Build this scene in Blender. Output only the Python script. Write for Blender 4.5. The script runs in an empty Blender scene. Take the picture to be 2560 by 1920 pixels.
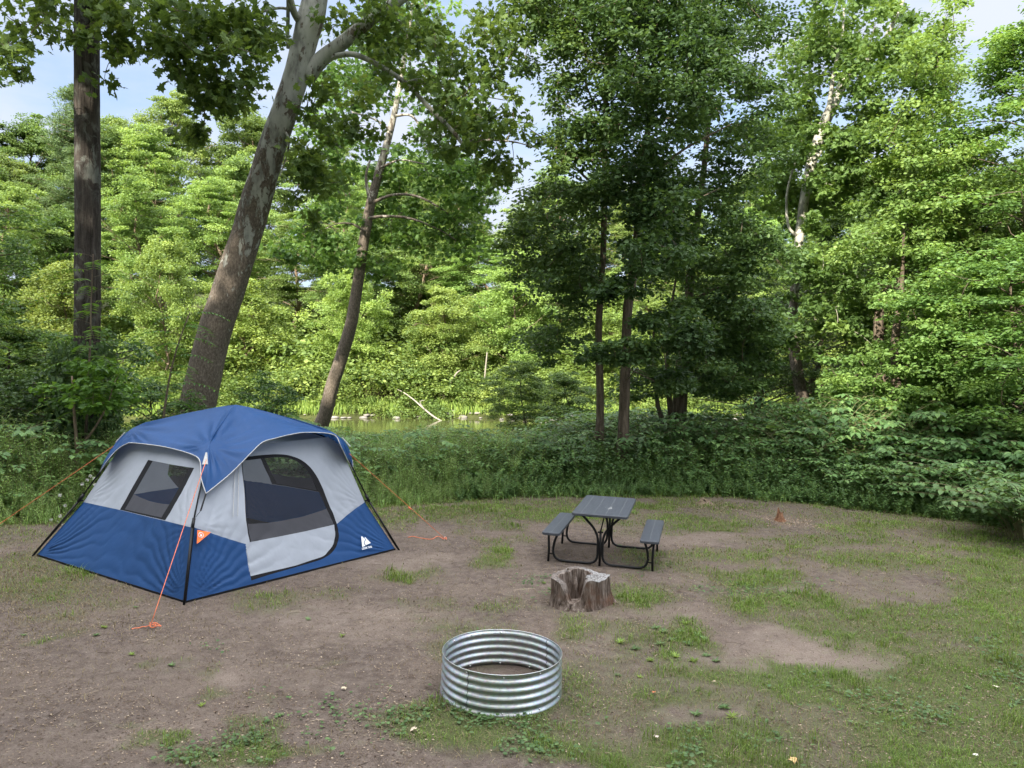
import bpy, math, random
import numpy as np
from mathutils import Vector, noise
from mathutils.geometry import delaunay_2d_cdt
R = math.radians
rng = np.random.default_rng(7)
random.seed(7)
scene = bpy.context.scene

# ------------------------------------------------------------------ camera
CAM_H, PITCH, FPX = 2.6, R(2.0), 1920.0
cam_d = bpy.data.cameras.new('camera'); cam = bpy.data.objects.new('camera', cam_d)
scene.collection.objects.link(cam); scene.camera = cam
cam_d.sensor_width = 36; cam_d.lens = 36 * FPX / 2560; cam_d.clip_end = 2000
cam.location = (0, 0, CAM_H); cam.rotation_euler = (R(90) - PITCH, 0, 0)

# ------------------------------------------------------------------ world, sun, exposure
SUN_EL, SUN_AZ = R(31), math.atan2(-0.50, -1.0)          # azimuth measured from +Y towards +X: behind the viewer, to the left
w = bpy.data.worlds.new('World'); scene.world = w; w.use_nodes = True
nt = w.node_tree; nt.nodes.clear()
def N_(t, typ, **kw):
    n = t.nodes.new(typ)
    for k, v in kw.items():
        if k.startswith('i_'): n.inputs[int(k[2:])].default_value = v
        else: setattr(n, k, v)
    return n
L_ = lambda t, a, b: t.links.new(a, b)
wo = N_(nt, 'ShaderNodeOutputWorld'); bg = N_(nt, 'ShaderNodeBackground')
sky = N_(nt, 'ShaderNodeTexSky', sky_type='NISHITA', sun_disc=False, sun_elevation=SUN_EL, sun_rotation=SUN_AZ)
sky.air_density = 1.0; sky.dust_density = 1.0; sky.ozone_density = 2.0
SKY_STR = 0.10
tc = N_(nt, 'ShaderNodeTexCoord'); mp = N_(nt, 'ShaderNodeMapping'); mp.inputs['Scale'].default_value = (1.6, 1.6, 4.5)
L_(nt, tc.outputs['Generated'], mp.inputs[0])
nz = N_(nt, 'ShaderNodeTexNoise'); nz.inputs['Scale'].default_value = 2.1; nz.inputs['Detail'].default_value = 6; nz.inputs['Roughness'].default_value = .55
L_(nt, mp.outputs[0], nz.inputs['Vector'])
rp = N_(nt, 'ShaderNodeMapRange'); rp.inputs['From Min'].default_value = .36; rp.inputs['From Max'].default_value = .66
L_(nt, nz.outputs['Fac'], rp.inputs['Value'])
mx = N_(nt, 'ShaderNodeMix', data_type='RGBA'); mx.inputs[7].default_value = (3.3, 3.55, 4.15, 1)
hz_ = N_(nt, 'ShaderNodeMix', data_type='RGBA'); hz_.inputs[0].default_value = .62; hz_.inputs[7].default_value = (2.3, 2.95, 4.2, 1); L_(nt, sky.outputs[0], hz_.inputs[6])
L_(nt, rp.outputs[0], mx.inputs[0]); L_(nt, hz_.outputs[2], mx.inputs[6])
# unseen bright veil high overhead, added to fill the shaded clearing
sx = N_(nt, 'ShaderNodeSeparateXYZ'); L_(nt, tc.outputs['Generated'], sx.inputs[0])
rv = N_(nt, 'ShaderNodeMapRange'); rv.inputs['From Min'].default_value = .45; rv.inputs['From Max'].default_value = .85; rv.inputs['To Max'].default_value = .9
L_(nt, sx.outputs['Z'], rv.inputs['Value'])
mv = N_(nt, 'ShaderNodeMix', data_type='RGBA'); mv.inputs[7].default_value = (23, 23.2, 23.8, 1)
L_(nt, rv.outputs[0], mv.inputs[0]); L_(nt, mx.outputs[2], mv.inputs[6])
L_(nt, mv.outputs[2], bg.inputs[0]); bg.inputs[1].default_value = SKY_STR; L_(nt, bg.outputs[0], wo.inputs[0])
sl = bpy.data.lights.new('sun', 'SUN'); sl.energy = 5.0; sl.angle = R(.53); sl.color = (1, .93, .78)
so = bpy.data.objects.new('sun', sl); scene.collection.objects.link(so)
sdir = Vector((math.sin(SUN_AZ) * math.cos(SUN_EL), math.cos(SUN_AZ) * math.cos(SUN_EL), math.sin(SUN_EL)))
so.rotation_euler = sdir.to_track_quat('Z', 'Y').to_euler(); so.location = (0, -20, 30)
vs = scene.view_settings; vs.view_transform = 'Standard'; vs.look = 'None'; vs.gamma = 1; vs.use_curve_mapping = False; vs.exposure = 1.38
scene.cycles.max_bounces = 6; scene.cycles.diffuse_bounces = 3; scene.cycles.glossy_bounces = 3
scene.cycles.transparent_max_bounces = 12; scene.cycles.transmission_bounces = 3
scene.cycles.use_denoising = True
try: scene.cycles.use_adaptive_sampling = True; scene.cycles.adaptive_threshold = .015
except Exception: pass

# ------------------------------------------------------------------ helpers
cp, sp = math.cos(PITCH), math.sin(PITCH)
def at(px, py, Y):
    """world point seen at a pixel of the photo, standing Y metres ahead (planning aid)"""
    x = (px - 1280) / FPX; y = -(py - 960) / FPX
    d = np.array([x, cp + y * sp, -sp + y * cp]); t = Y / d[1]
    return np.array([0, 0, CAM_H]) + t * d
def proj(P):
    v = np.asarray(P, float) - np.array([0, 0, CAM_H])
    z = v[..., 1] * cp - v[..., 2] * sp; y = v[..., 1] * sp + v[..., 2] * cp
    return 1280 + FPX * v[..., 0] / z, 960 - FPX * y / z
def smooth(a, b, x):
    t = np.clip((x - a) / (b - a), 0, 1); return t * t * (3 - 2 * t)
def vnoise(x, y, s=1.0, seed=0):
    """cheap smooth value noise, vectorised"""
    x = np.asarray(x, float) * s + seed * 17.3; y = np.asarray(y, float) * s - seed * 9.1
    xi = np.floor(x).astype(np.int64); yi = np.floor(y).astype(np.int64); xf = x - xi; yf = y - yi
    def h(a, b):
        n = (a * 374761393 + b * 668265263 + seed * 144665) & 0x7fffffff
        n = ((n ^ (n >> 13)) * 1274126177) & 0x7fffffff
        return ((n ^ (n >> 16)) & 0xffff) / 65535.0
    u = xf * xf * (3 - 2 * xf); v = yf * yf * (3 - 2 * yf)
    return (h(xi, yi) * (1 - u) + h(xi + 1, yi) * u) * (1 - v) + (h(xi, yi + 1) * (1 - u) + h(xi + 1, yi + 1) * u) * v
def fbm(x, y, s=1.0, seed=0, o=4):
    r = 0; a = .5
    for i in range(o): r = r + a * vnoise(x, y, s * 2 ** i, seed + i); a *= .5
    return r / (1 - .5 ** o)
def gz(x, y):
    """ground height"""
    x = np.asarray(x, float); y = np.asarray(y, float)
    z = -0.03 * np.clip(x, -14, 14)
    wob = 1.2 * np.sin(x * .21) + .6 * np.sin(x * .53 + 1)
    z = z + (-1.75 - z) * smooth(21.5, 27.5, y + wob * .6)
    far = smooth(43.5, 47.5, y + wob * .5)
    z = z + 2.0 * far + .26 * np.clip(y - 48, 0, 40) + .02 * np.clip(y - 107, 0, 400)
    return z
def gz_detail(x, y):
    m = smooth(2, 4, y) * (1 - smooth(15, 19, y))
    d = .035 * (fbm(x, y, .9, 3) - .5) + .014 * (fbm(x, y, 6, 5) - .5) + .008 * (fbm(x, y, 22, 8, 3) - .5)
    d = d + .13 * np.exp(-(((x + 1.3) / 1.5) ** 2 + ((y - 12.4) / .7) ** 2)) * fbm(x, y, 2, 31)
    for (qx, qy, rr) in FLATS: d = d * (1 - .85 * np.exp(-(((x - qx) ** 2 + (y - qy) ** 2) / rr ** 2) ** 2))
    return d * m
FLATS = [(-.08, 5.93, .62), (-3.4, 9.4, 2.2), (1.2, 10.0, 1.2), (.72, 8.05, .5)]
def ground(x, y): return gz(x, y) + gz_detail(np.asarray(x, float), np.asarray(y, float))

def link(o): scene.collection.objects.link(o); return o
def tag(o, label=None, cat=None, group=None, kind=None):
    if label: o['label'] = label
    if cat: o['category'] = cat
    if group: o['group'] = group
    if kind: o['kind'] = kind
    return o
def empty(name, loc=(0, 0, 0), label=None, cat=None, group=None):
    o = link(bpy.data.objects.new(name, None)); o.location = tuple(float(a) for a in loc); o.empty_display_size = .2
    return tag(o, label, cat, group)
def mesh(name, V, F, mats, tint=None, smooth_=False, midx=None, uv=None):
    V = np.ascontiguousarray(V, np.float32)
    Fs = [np.asarray(f, np.int32) for f in (F if isinstance(F, (list, tuple)) else [F])]
    Fs = [f for f in Fs if len(f)]
    loops = np.concatenate([f.ravel() for f in Fs]); tot = np.concatenate([np.full(len(f), f.shape[1], np.int32) for f in Fs])
    st = np.concatenate([[0], np.cumsum(tot)[:-1]]).astype(np.int32)
    me = bpy.data.meshes.new(name)
    me.vertices.add(len(V)); me.vertices.foreach_set('co', V.ravel())
    me.loops.add(len(loops)); me.loops.foreach_set('vertex_index', loops.astype(np.int32))
    me.polygons.add(len(tot)); me.polygons.foreach_set('loop_start', st)
    if smooth_: me.polygons.foreach_set('use_smooth', np.ones(len(tot), bool))
    else: me.polygons.foreach_set('use_smooth', np.zeros(len(tot), bool))
    for m in (mats if isinstance(mats, (list, tuple)) else [mats]): me.materials.append(m)
    if midx is not None: me.polygons.foreach_set('material_index', np.asarray(midx, np.int32))
    if tint is not None:
        for nm, arr in (tint.items() if isinstance(tint, dict) else [('tint', tint)]):
            a = me.attributes.new(nm, 'FLOAT', 'POINT'); a.data.foreach_set('value', np.ascontiguousarray(arr, np.float32))
    me.update(calc_edges=True)
    return me
def obj(name, me, parent=None, loc=None):
    o = link(bpy.data.objects.new(name, me))
    if parent is not None:
        o.parent = parent
    if loc is not None: o.location = tuple(float(a) for a in loc)
    return o
def wobj(name, V, F, mats, parent=None, **kw):
    """mesh whose vertices are given in world space, parented to an unrotated empty"""
    V = np.asarray(V, float)
    if parent is not None: V = V - np.array(parent.location)
    return obj(name, mesh(name, V, F, mats, **kw), parent)
def join(parts):
    """[(V,F)...] -> V, [F3,F4]"""
    Vs, F3, F4, n = [], [], [], 0
    for V, F in parts:
        V = np.asarray(V, float)
        for f in (F if isinstance(F, list) else [F]):
            f = np.asarray(f, int)
            if len(f): (F3 if f.shape[1] == 3 else F4).append(f + n)
        Vs.append(V); n += len(V)
    out = []
    if F3: out.append(np.concatenate(F3))
    if F4: out.append(np.concatenate(F4))
    return np.concatenate(Vs), out
def nrm(v): v = np.asarray(v, float); return v / (np.linalg.norm(v, axis=-1, keepdims=True) + 1e-9)
def catmull(P, n):
    P = np.asarray(P, float); Q = np.vstack([2 * P[0] - P[1], P, 2 * P[-1] - P[-2]])
    out = []
    for i in range(len(P) - 1):
        p0, p1, p2, p3 = Q[i:i + 4]
        for t in np.linspace(0, 1, n, endpoint=False):
            out.append(.5 * ((2 * p1) + (-p0 + p2) * t + (2 * p0 - 5 * p1 + 4 * p2 - p3) * t * t + (-p0 + 3 * p1 - 3 * p2 + p3) * t ** 3))
    out.append(P[-1]); return np.array(out)
def tube(path, rad, sides=8, cap=True, bark=None):
    P = np.asarray(path, float); n = len(P); rad = np.broadcast_to(np.asarray(rad, float), (n,))
    T = nrm(np.gradient(P, axis=0)); ref = np.array([0, 0, 1.]) if abs(T[0][2]) < .9 else np.array([1., 0, 0])
    a = nrm(np.cross(T[0], ref)); A = [a]
    for i in range(1, n): a = nrm(a - T[i] * np.dot(a, T[i])); A.append(a)
    A = np.array(A); B = np.cross(T, A)
    th = np.linspace(0, 2 * math.pi, sides, endpoint=False)
    rr = rad[:, None] * np.ones(sides)[None]
    if bark is not None: rr = rr * bark(np.arange(n)[:, None] * np.ones(sides)[None], th[None] * np.ones(n)[:, None], P)
    V = P[:, None] + rr[..., None] * (np.cos(th)[None, :, None] * A[:, None] + np.sin(th)[None, :, None] * B[:, None])
    i = np.arange(n - 1)[:, None] * sides; j = np.arange(sides)[None]
    F = np.stack([i + j, i + (j + 1) % sides, i + sides + (j + 1) % sides, i + sides + j], -1).reshape(-1, 4)
    V = V.reshape(-1, 3)
    if not cap: return V, F
    c0, c1 = len(V), len(V) + 1; V = np.vstack([V, P[0], P[-1]])
    k = np.arange(sides); F3 = np.vstack([np.stack([np.full(sides, c0), (k + 1) % sides, k], 1), np.stack([np.full(sides, c1), (n - 1) * sides + k, (n - 1) * sides + (k + 1) % sides], 1)])
    return V, [F, F3]
def box(c, s, rot=None):
    V = np.array([[x, y, z] for x in (-.5, .5) for y in (-.5, .5) for z in (-.5, .5)]) * np.array(s)
    if rot is not None: V = V @ np.asarray(rot).T
    return V + np.array(c), np.array([[0, 1, 3, 2], [4, 6, 7, 5], [0, 4, 5, 1], [2, 3, 7, 6], [0, 2, 6, 4], [1, 5, 7, 3]])

# ------------------------------------------------------------------ materials
def material(name):
    m = bpy.data.materials.new(name); m.use_nodes = True; t = m.node_tree; t.nodes.clear()
    out = N_(t, 'ShaderNodeOutputMaterial'); return m, t, out
def ramp(t, fac, stops):
    r = N_(t, 'ShaderNodeValToRGB'); e = r.color_ramp.elements
    while len(e) > 1: e.remove(e[-1])
    e[0].position = stops[0][0]; e[0].color = (*stops[0][1], 1)
    for p, c in stops[1:]: x = e.new(p); x.color = (*c, 1)
    L_(t, fac, r.inputs[0]); return r.outputs[0]
def texn(t, scale, detail=4, rough=.55, vec=None, stretch=None, dist=0):
    n = N_(t, 'ShaderNodeTexNoise'); n.inputs['Scale'].default_value = scale; n.inputs['Detail'].default_value = detail
    n.inputs['Roughness'].default_value = rough; n.inputs['Distortion'].default_value = dist
    c = N_(t, 'ShaderNodeTexCoord'); src = c.outputs['Object'] if vec is None else vec
    if stretch:
        m = N_(t, 'ShaderNodeMapping'); m.inputs['Scale'].default_value = stretch; L_(t, src, m.inputs[0]); src = m.outputs[0]
    L_(t, src, n.inputs['Vector']); return n.outputs['Fac']
def mixc(t, f, a, b, mode='MIX'):
    m = N_(t, 'ShaderNodeMix', data_type='RGBA', blend_type=mode)
    for s, v in ((0, f), (6, a), (7, b)):
        if hasattr(v, 'is_linked'): L_(t, v, m.inputs[s])
        elif s == 0: m.inputs[0].default_value = v
        else: m.inputs[s].default_value = (*v, 1)
    return m.outputs[2]
def bump(t, h, strength=.5, dist=.01):
    b = N_(t, 'ShaderNodeBump'); b.inputs['Strength'].default_value = strength; b.inputs['Distance'].default_value = dist
    L_(t, h, b.inputs['Height']); return b.outputs[0]
def principled(t, out, col, rough=.6, metal=0, spec=.4, normal=None):
    p = N_(t, 'ShaderNodeBsdfPrincipled')
    if hasattr(col, 'is_linked'): L_(t, col, p.inputs['Base Color'])
    else: p.inputs['Base Color'].default_value = (*col, 1)
    if hasattr(rough, 'is_linked'): L_(t, rough, p.inputs['Roughness'])
    else: p.inputs['Roughness'].default_value = rough
    p.inputs['Metallic'].default_value = metal; p.inputs['Specular IOR Level'].default_value = spec
    if normal is not None: L_(t, normal, p.inputs['Normal'])
    if out is not None: L_(t, p.outputs[0], out.inputs[0])
    return p
def simple(name, col, rough=.6, metal=0, spec=.4, var=.12, bscale=60, bstr=.15):
    m, t, out = material(name)
    f = texn(t, bscale, 3)
    c = ramp(t, f, [(.3, tuple(c * (1 - var) for c in col)), (.7, tuple(min(1, c * (1 + var)) for c in col))])
    principled(t, out, c, rough, metal, spec, bump(t, f, bstr, .002)); return m
def attr(t, name='tint'):
    a = N_(t, 'ShaderNodeAttribute'); a.attribute_name = name; return a.outputs['Fac']
def leafmat(name, dark, mid, light, trans=.38, rough=.5, spec=.35):
    m, t, out = material(name)
    c = ramp(t, attr(t), [(0, dark), (.5, mid), (1, light)])
    oi = N_(t, 'ShaderNodeObjectInfo')
    hv = N_(t, 'ShaderNodeHueSaturation'); mr = N_(t, 'ShaderNodeMapRange'); mr.inputs['To Min'].default_value = .488; mr.inputs['To Max'].default_value = .510
    L_(t, oi.outputs['Random'], mr.inputs[0]); L_(t, mr.outputs[0], hv.inputs['Hue'])
    mr2 = N_(t, 'ShaderNodeMapRange'); mr2.inputs['To Min'].default_value = .72; mr2.inputs['To Max'].default_value = 1.28
    ml = N_(t, 'ShaderNodeMath', operation='FRACT'); mm = N_(t, 'ShaderNodeMath', operation='MULTIPLY'); mm.inputs[1].default_value = 7.13
    L_(t, oi.outputs['Random'], mm.inputs[0]); L_(t, mm.outputs[0], ml.inputs[0]); L_(t, ml.outputs[0], mr2.inputs[0]); L_(t, mr2.outputs[0], hv.inputs['Value'])
    L_(t, c, hv.inputs['Color'])
    p = principled(t, None, hv.outputs[0], rough, 0, spec)
    tr = N_(t, 'ShaderNodeBsdfTranslucent'); tcx = mixc(t, 1.0, hv.outputs[0], (1.35, 1.22, .65), 'MULTIPLY'); L_(t, tcx, tr.inputs[0])
    ms = N_(t, 'ShaderNodeMixShader'); ms.inputs[0].default_value = trans
    L_(t, p.outputs[0], ms.inputs[1]); L_(t, tr.outputs[0], ms.inputs[2]); L_(t, ms.outputs[0], out.inputs[0]); return m
M = {}
M['leaf_far'] = leafmat('leaf_far', (.095, .16, .05), (.195, .30, .085), (.32, .44, .135), .38)
M['leaf_far_yellow'] = leafmat('leaf_far_yellow', (.115, .19, .05), (.23, .33, .085), (.35, .45, .13), .4)
M['leaf_pine'] = leafmat('leaf_pine', (.07, .12, .05), (.11, .18, .07), (.17, .24, .09), .25)
M['leaf_dark'] = leafmat('leaf_dark', (.038, .078, .028), (.078, .145, .045), (.145, .235, .075), .42)
M['leaf_syc'] = leafmat('leaf_syc', (.05, .10, .028), (.10, .175, .045), (.17, .26, .07), .48)
M['leaf_right'] = leafmat('leaf_right', (.07, .13, .038), (.135, .23, .06), (.23, .34, .095), .42)
M['leaf_knot'] = leafmat('leaf_knot', (.065, .13, .05), (.14, .265, .09), (.26, .42, .14), .36, .5, .3)
M['leaf_weed'] = leafmat('leaf_weed', (.11, .19, .06), (.20, .32, .10), (.31, .44, .15), .3)
M['leaf_bank'] = leafmat('leaf_bank', (.10, .17, .04), (.19, .28, .065), (.31, .40, .10), .38)
M['leaf_frond'] = leafmat('leaf_frond', (.04, .10, .02), (.07, .16, .025), (.12, .24, .035), .45)
M['grass'] = leafmat('grass', (.08, .135, .03), (.155, .245, .055), (.265, .37, .10), .35, .6, .2)
M['grass_dry'] = leafmat('grass_dry', (.14, .12, .06), (.25, .21, .12), (.40, .34, .20), .2, .7, .1)
M['clover'] = leafmat('clover', (.05, .11, .035), (.09, .17, .06), (.15, .25, .09), .25, .5, .3)
M['litter'] = leafmat('litter', (.03, .02, .015), (.13, .095, .07), (.38, .31, .23), .05, .8, .1)
M['petal'] = simple('petal', (.7, .68, .66), .7)
def barkmat(name, dark, light, scale=9, patch=None, fine=1):
    m, t, out = material(name)
    f = texn(t, scale, 6, .65, stretch=(1, 1, .10), dist=.9); f2 = texn(t, scale * 6, 4, .6, stretch=(1, 1, .4))
    c = ramp(t, f, [(.35, dark), (.65, light)]); c = mixc(t, .35, c, ramp(t, f2, [(.3, dark), (.75, light)]))
    if patch:
        r = ramp(t, texn(t, patch[1], 6, .7, stretch=(1, 1, .6), dist=.8), [(.50, (0, 0, 0)), (.60, (.8, .8, .8))])
        g = ramp(t, texn(t, 1.5, 3), [(.40, (0, 0, 0)), (.6, (1, 1, 1))])
        k = mixc(t, 1, r, g, 'MULTIPLY'); c = mixc(t, k, c, patch[0])
    principled(t, out, c, .9, 0, .15, bump(t, f, 1.0, .05 * fine)); return m
M['bark_dark'] = barkmat('bark_dark', (.010, .008, .007), (.10, .085, .075), 17, ((.19, .20, .18), 5.5))
M['bark'] = barkmat('bark', (.035, .026, .018), (.24, .19, .145), 18)
M['bark_warm'] = barkmat('bark_warm', (.12, .085, .06), (.34, .26, .19), 12)
M['bark_pale'] = barkmat('bark_pale', (.25, .22, .18), (.5, .46, .4), 10)
def sycmat(name, z0, z1, white=(.30, .30, .27)):
    """brown plated bark low down, flaking to white and olive above z0..z1 (object space)"""
    m, t, out = material(name)
    co = N_(t, 'ShaderNodeTexCoord'); s = N_(t, 'ShaderNodeSeparateXYZ'); L_(t, co.outputs['Object'], s.inputs[0])
    mr = N_(t, 'ShaderNodeMapRange'); mr.inputs['From Min'].default_value = z0; mr.inputs['From Max'].default_value = z1
    mr.inputs['To Min'].default_value = -.22; mr.inputs['To Max'].default_value = .10; L_(t, s.outputs['Z'], mr.inputs[0])
    n1 = texn(t, 6.5, 6, .68, stretch=(1, 1, .4), dist=.7); n2 = texn(t, 22, 4, .6, stretch=(1, 1, .4))
    ad = N_(t, 'ShaderNodeMath', operation='ADD'); L_(t, n1, ad.inputs[0]); L_(t, mr.outputs[0], ad.inputs[1])
    ad2 = N_(t, 'ShaderNodeMath', operation='MULTIPLY_ADD'); L_(t, n2, ad2.inputs[0]); ad2.inputs[1].default_value = .35; L_(t, ad.outputs[0], ad2.inputs[2])
    k = ramp(t, ad2.outputs[0], [(.655, (0, 0, 0)), (.68, (1, 1, 1))])
    f = texn(t, 34, 5, .7, stretch=(1, 1, .5))
    brown = ramp(t, f, [(.3, (.05, .04, .032)), (.55, (.145, .118, .095)), (.75, (.27, .235, .20))])
    pale = ramp(t, texn(t, 4.2, 4, .6, stretch=(1, 1, .4)), [(.38, tuple(c * .5 for c in white)), (.5, white), (.62, tuple(min(1, c * 1.18) for c in white))])
    c = mixc(t, k, brown, pale)
    inv = N_(t, 'ShaderNodeMath', operation='SUBTRACT'); inv.inputs[0].default_value = 1; L_(t, k, inv.inputs[1])
    hm = N_(t, 'ShaderNodeMath', operation='MULTIPLY'); L_(t, inv.outputs[0], hm.inputs[0]); fa = N_(t, 'ShaderNodeMath', operation='ADD'); L_(t, f, fa.inputs[0]); fa.inputs[1].default_value = .6
    L_(t, fa.outputs[0], hm.inputs[1])
    principled(t, out, c, .85, 0, .2, bump(t, hm.outputs[0], .8, .02)); return m

# ground
m, t, out = material('ground'); M['ground'] = m
g = attr(t, 'green'); bare = attr(t, 'bare')  # bare: bare dirt plus the painted sun fleck
n1 = texn(t, 1.1, 6, .6); n2 = texn(t, 9, 6, .7); n3 = texn(t, 70, 4, .7); n4 = texn(t, 240, 3, .7)
dirt = ramp(t, n2, [(.3, (.066, .050, .043)), (.5, (.130, .103, .089)), (.7, (.20, .165, .145))])
dirt = mixc(t, ramp(t, n1, [(.35, (0, 0, 0)), (.7, (.6, .6, .6))]), dirt, (.20, .158, .128))
dirt = mixc(t, bare, dirt, ramp(t, n2, [(.3, (.19, .15, .125)), (.7, (.27, .22, .185))]))  # paler soil on bare spots; the painted sun fleck comes in here too
dirt = mixc(t, ramp(t, n3, [(.52, (0, 0, 0)), (.66, (.7, .7, .7))]), dirt, (.085, .06, .045))
dirt = mixc(t, ramp(t, n4, [(.62, (0, 0, 0)), (.74, (.8, .8, .8))]), dirt, (.42, .36, .29))
thatch = ramp(t, n3, [(.3, (.035, .05, .014)), (.55, (.09, .12, .035)), (.75, (.17, .18, .07))])
gg = N_(t, 'ShaderNodeMath', operation='MULTIPLY_ADD'); L_(t, n2, gg.inputs[0]); gg.inputs[1].default_value = .9; 
g2 = N_(t, 'ShaderNodeMath', operation='MULTIPLY_ADD'); L_(t, g, g2.inputs[0]); g2.inputs[1].default_value = 1.0; g2.inputs[2].default_value = -.45
L_(t, g2.outputs[0], gg.inputs[2])
col = mixc(t, ramp(t, gg.outputs[0], [(.15, (0, 0, 0)), (.75, (.85, .85, .85))]), dirt, thatch)
hh = N_(t, 'ShaderNodeMath', operation='ADD'); L_(t, n3, hh.inputs[0]); L_(t, n2, hh.inputs[1])
principled(t, out, col, .95, 0, .12, bump(t, hh.outputs[0], 1.0, .022))
m, t, out = material('forest_floor'); M['floor'] = m
principled(t, out, ramp(t, texn(t, .8, 6), [(.3, (.035, .04, .015)), (.7, (.08, .09, .03))]), .95, 0, .1)
# water
m, t, out = material('water'); M['water'] = m
wv = texn(t, 1.2, 4, .6, stretch=(.35, 1, 1)); p = principled(t, out, (.055, .06, .022), .06, 0, .6, bump(t, wv, .25, .05))
# fabric
def fabric(name, col, trans=.25, rough=.5):
    m, t, out = material(name)
    f = texn(t, 3.5, 5, .6); f2 = texn(t, 9, 6, .65, stretch=(1.0, 1.0, .35), dist=1.0)
    c = ramp(t, f, [(.3, tuple(x * .93 for x in col)), (.7, tuple(min(1, x * 1.06) for x in col))])
    nb = bump(t, f2, .30, .012)
    p = principled(t, None, c, rough, 0, .22, nb)
    tr = N_(t, 'ShaderNodeBsdfTranslucent'); L_(t, c, tr.inputs[0]); ms = N_(t, 'ShaderNodeMixShader'); ms.inputs[0].default_value = trans
    L_(t, p.outputs[0], ms.inputs[1]); L_(t, tr.outputs[0], ms.inputs[2]); L_(t, ms.outputs[0], out.inputs[0]); return m
M['tent_blue'] = fabric('tent_blue', (.019, .070, .205), .2)
M['tent_grey'] = fabric('tent_grey', (.44, .475, .54), .28)
M['flap_grey'] = fabric('flap_grey', (.062, .062, .072), .1)
M['zip_black'] = fabric('zip_black', (.009, .009, .011), .02, .8)
M['piping'] = simple('piping', (.42, .42, .42), .6)
m, t, out = material('window_netting'); M['net'] = m
tp = N_(t, 'ShaderNodeBsdfTransparent'); p = principled(t, None, (.045, .045, .05), .8); ms = N_(t, 'ShaderNodeMixShader'); ms.inputs[0].default_value = .36
L_(t, tp.outputs[0], ms.inputs[1]); L_(t, p.outputs[0], ms.inputs[2]); L_(t, ms.outputs[0], out.inputs[0])
M['pole'] = simple('pole', (.008, .008, .009), .5, 0, .3)
M['orange'] = simple('orange', (.95, .19, .04), .6)
M['rope'] = simple('rope', (.75, .20, .09), .7, var=.35, bscale=260)
M['print_white'] = simple('print_white', (.78, .82, .88), .6)
# galvanised steel
m, t, out = material('galvanised'); M['galv'] = m
f = texn(t, 26, 5, .6); v = N_(t, 'ShaderNodeTexVoronoi'); v.inputs['Scale'].default_value = 60; co = N_(t, 'ShaderNodeTexCoord'); L_(t, co.outputs['Object'], v.inputs['Vector'])
c = ramp(t, f, [(.3, (.42, .45, .455)), (.7, (.54, .57, .58))]); c = mixc(t, .10, c, v.outputs['Color'])
principled(t, out, c, ramp(t, f, [(.3, (.34, .34, .34)), (.7, (.46, .46, .46))]), .95, .5, bump(t, f, .06, .004))
M['bolt'] = simple('bolt', (.75, .76, .78), .3, .9)
M['seam_dark'] = simple('seam_dark', (.05, .055, .06), .6)
# table plastic
m, t, out = material('table_plastic'); M['plastic'] = m
f = texn(t, 8, 5, .65, stretch=(6, .7, 6)); c = ramp(t, f, [(.3, (.042, .049, .062)), (.7, (.068, .076, .092))])
c = mixc(t, ramp(t, texn(t, 60, 2, .5), [(.76, (0, 0, 0)), (.80, (.8, .8, .8))]), c, (.5, .5, .48))
m2_, t2_ = m, t
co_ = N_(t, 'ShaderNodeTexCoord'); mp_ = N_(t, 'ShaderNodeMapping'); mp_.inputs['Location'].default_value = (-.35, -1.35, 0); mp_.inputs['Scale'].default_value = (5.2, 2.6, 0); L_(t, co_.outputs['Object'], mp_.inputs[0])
ln_ = N_(t, 'ShaderNodeVectorMath', operation='LENGTH'); L_(t, mp_.outputs[0], ln_.inputs[0]); spot_ = N_(t, 'ShaderNodeMath', operation='MULTIPLY_ADD'); L_(t, texn(t, 14, 5, .7, stretch=(2.5, .8, 1)), spot_.inputs[0]); spot_.inputs[1].default_value = 1.6; L_(t, ln_.outputs['Value'], spot_.inputs[2])
c = mixc(t, ramp(t, spot_.outputs[0], [(.0, (.75, .75, .75)), (.95, (.5, .5, .5)), (1.0, (.45, .45, .45))]) if False else ramp(t, spot_.outputs[0], [(.75, (.75, .75, .75)), (1.5, (0, 0, 0))]), c, (.36, .36, .36))  # pale grey patch, broken up by noise, near the middle of the tabletop
principled(t, out, c, .5, 0, .4, bump(t, texn(t, 120, 3, .6, stretch=(1, .1, 1)), .25, .002))
M['groove'] = simple('groove', (.17, .18, .19), .8)
M['pale_grey'] = simple('pale_grey', (.55, .55, .52), .9)
# stump wood
m, t, out = material('stump_wood'); M['stump'] = m
f = texn(t, 22, 6, .7, stretch=(1, 1, .12), dist=.5); f1 = texn(t, 5, 4, .6); f2 = texn(t, 60, 4, .7, stretch=(1, 1, .2))
c = ramp(t, f, [(.32, (.02, .014, .011)), (.45, (.10, .075, .06)), (.56, (.20, .16, .135)), (.72, (.40, .35, .31))])
c = mixc(t, ramp(t, f1, [(.5, (0, 0, 0)), (.7, (.7, .7, .7))]), c, ramp(t, f2, [(.3, (.05, .022, .012)), (.7, (.20, .10, .06))]))
ge = N_(t, 'ShaderNodeNewGeometry'); s = N_(t, 'ShaderNodeSeparateXYZ'); L_(t, attr(t, 'cut'), s.inputs[0])
c = mixc(t, attr(t, 'cut'), c, ramp(t, f2, [(.35, (.10, .09, .085)), (.5, (.26, .25, .245)), (.65, (.42, .42, .42))]))
principled(t, out, c, .95, 0, .1, bump(t, f, 1.0, .03))
M['wood_red'] = barkmat('wood_red', (.10, .04, .02), (.36, .2, .12), 20)
M['deadwood'] = simple('deadwood', (.27, .24, .20), .8, bscale=12)
M['rock'] = simple('rock', (.24, .22, .20), .9, bscale=9, bstr=.6, var=.3)

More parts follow.
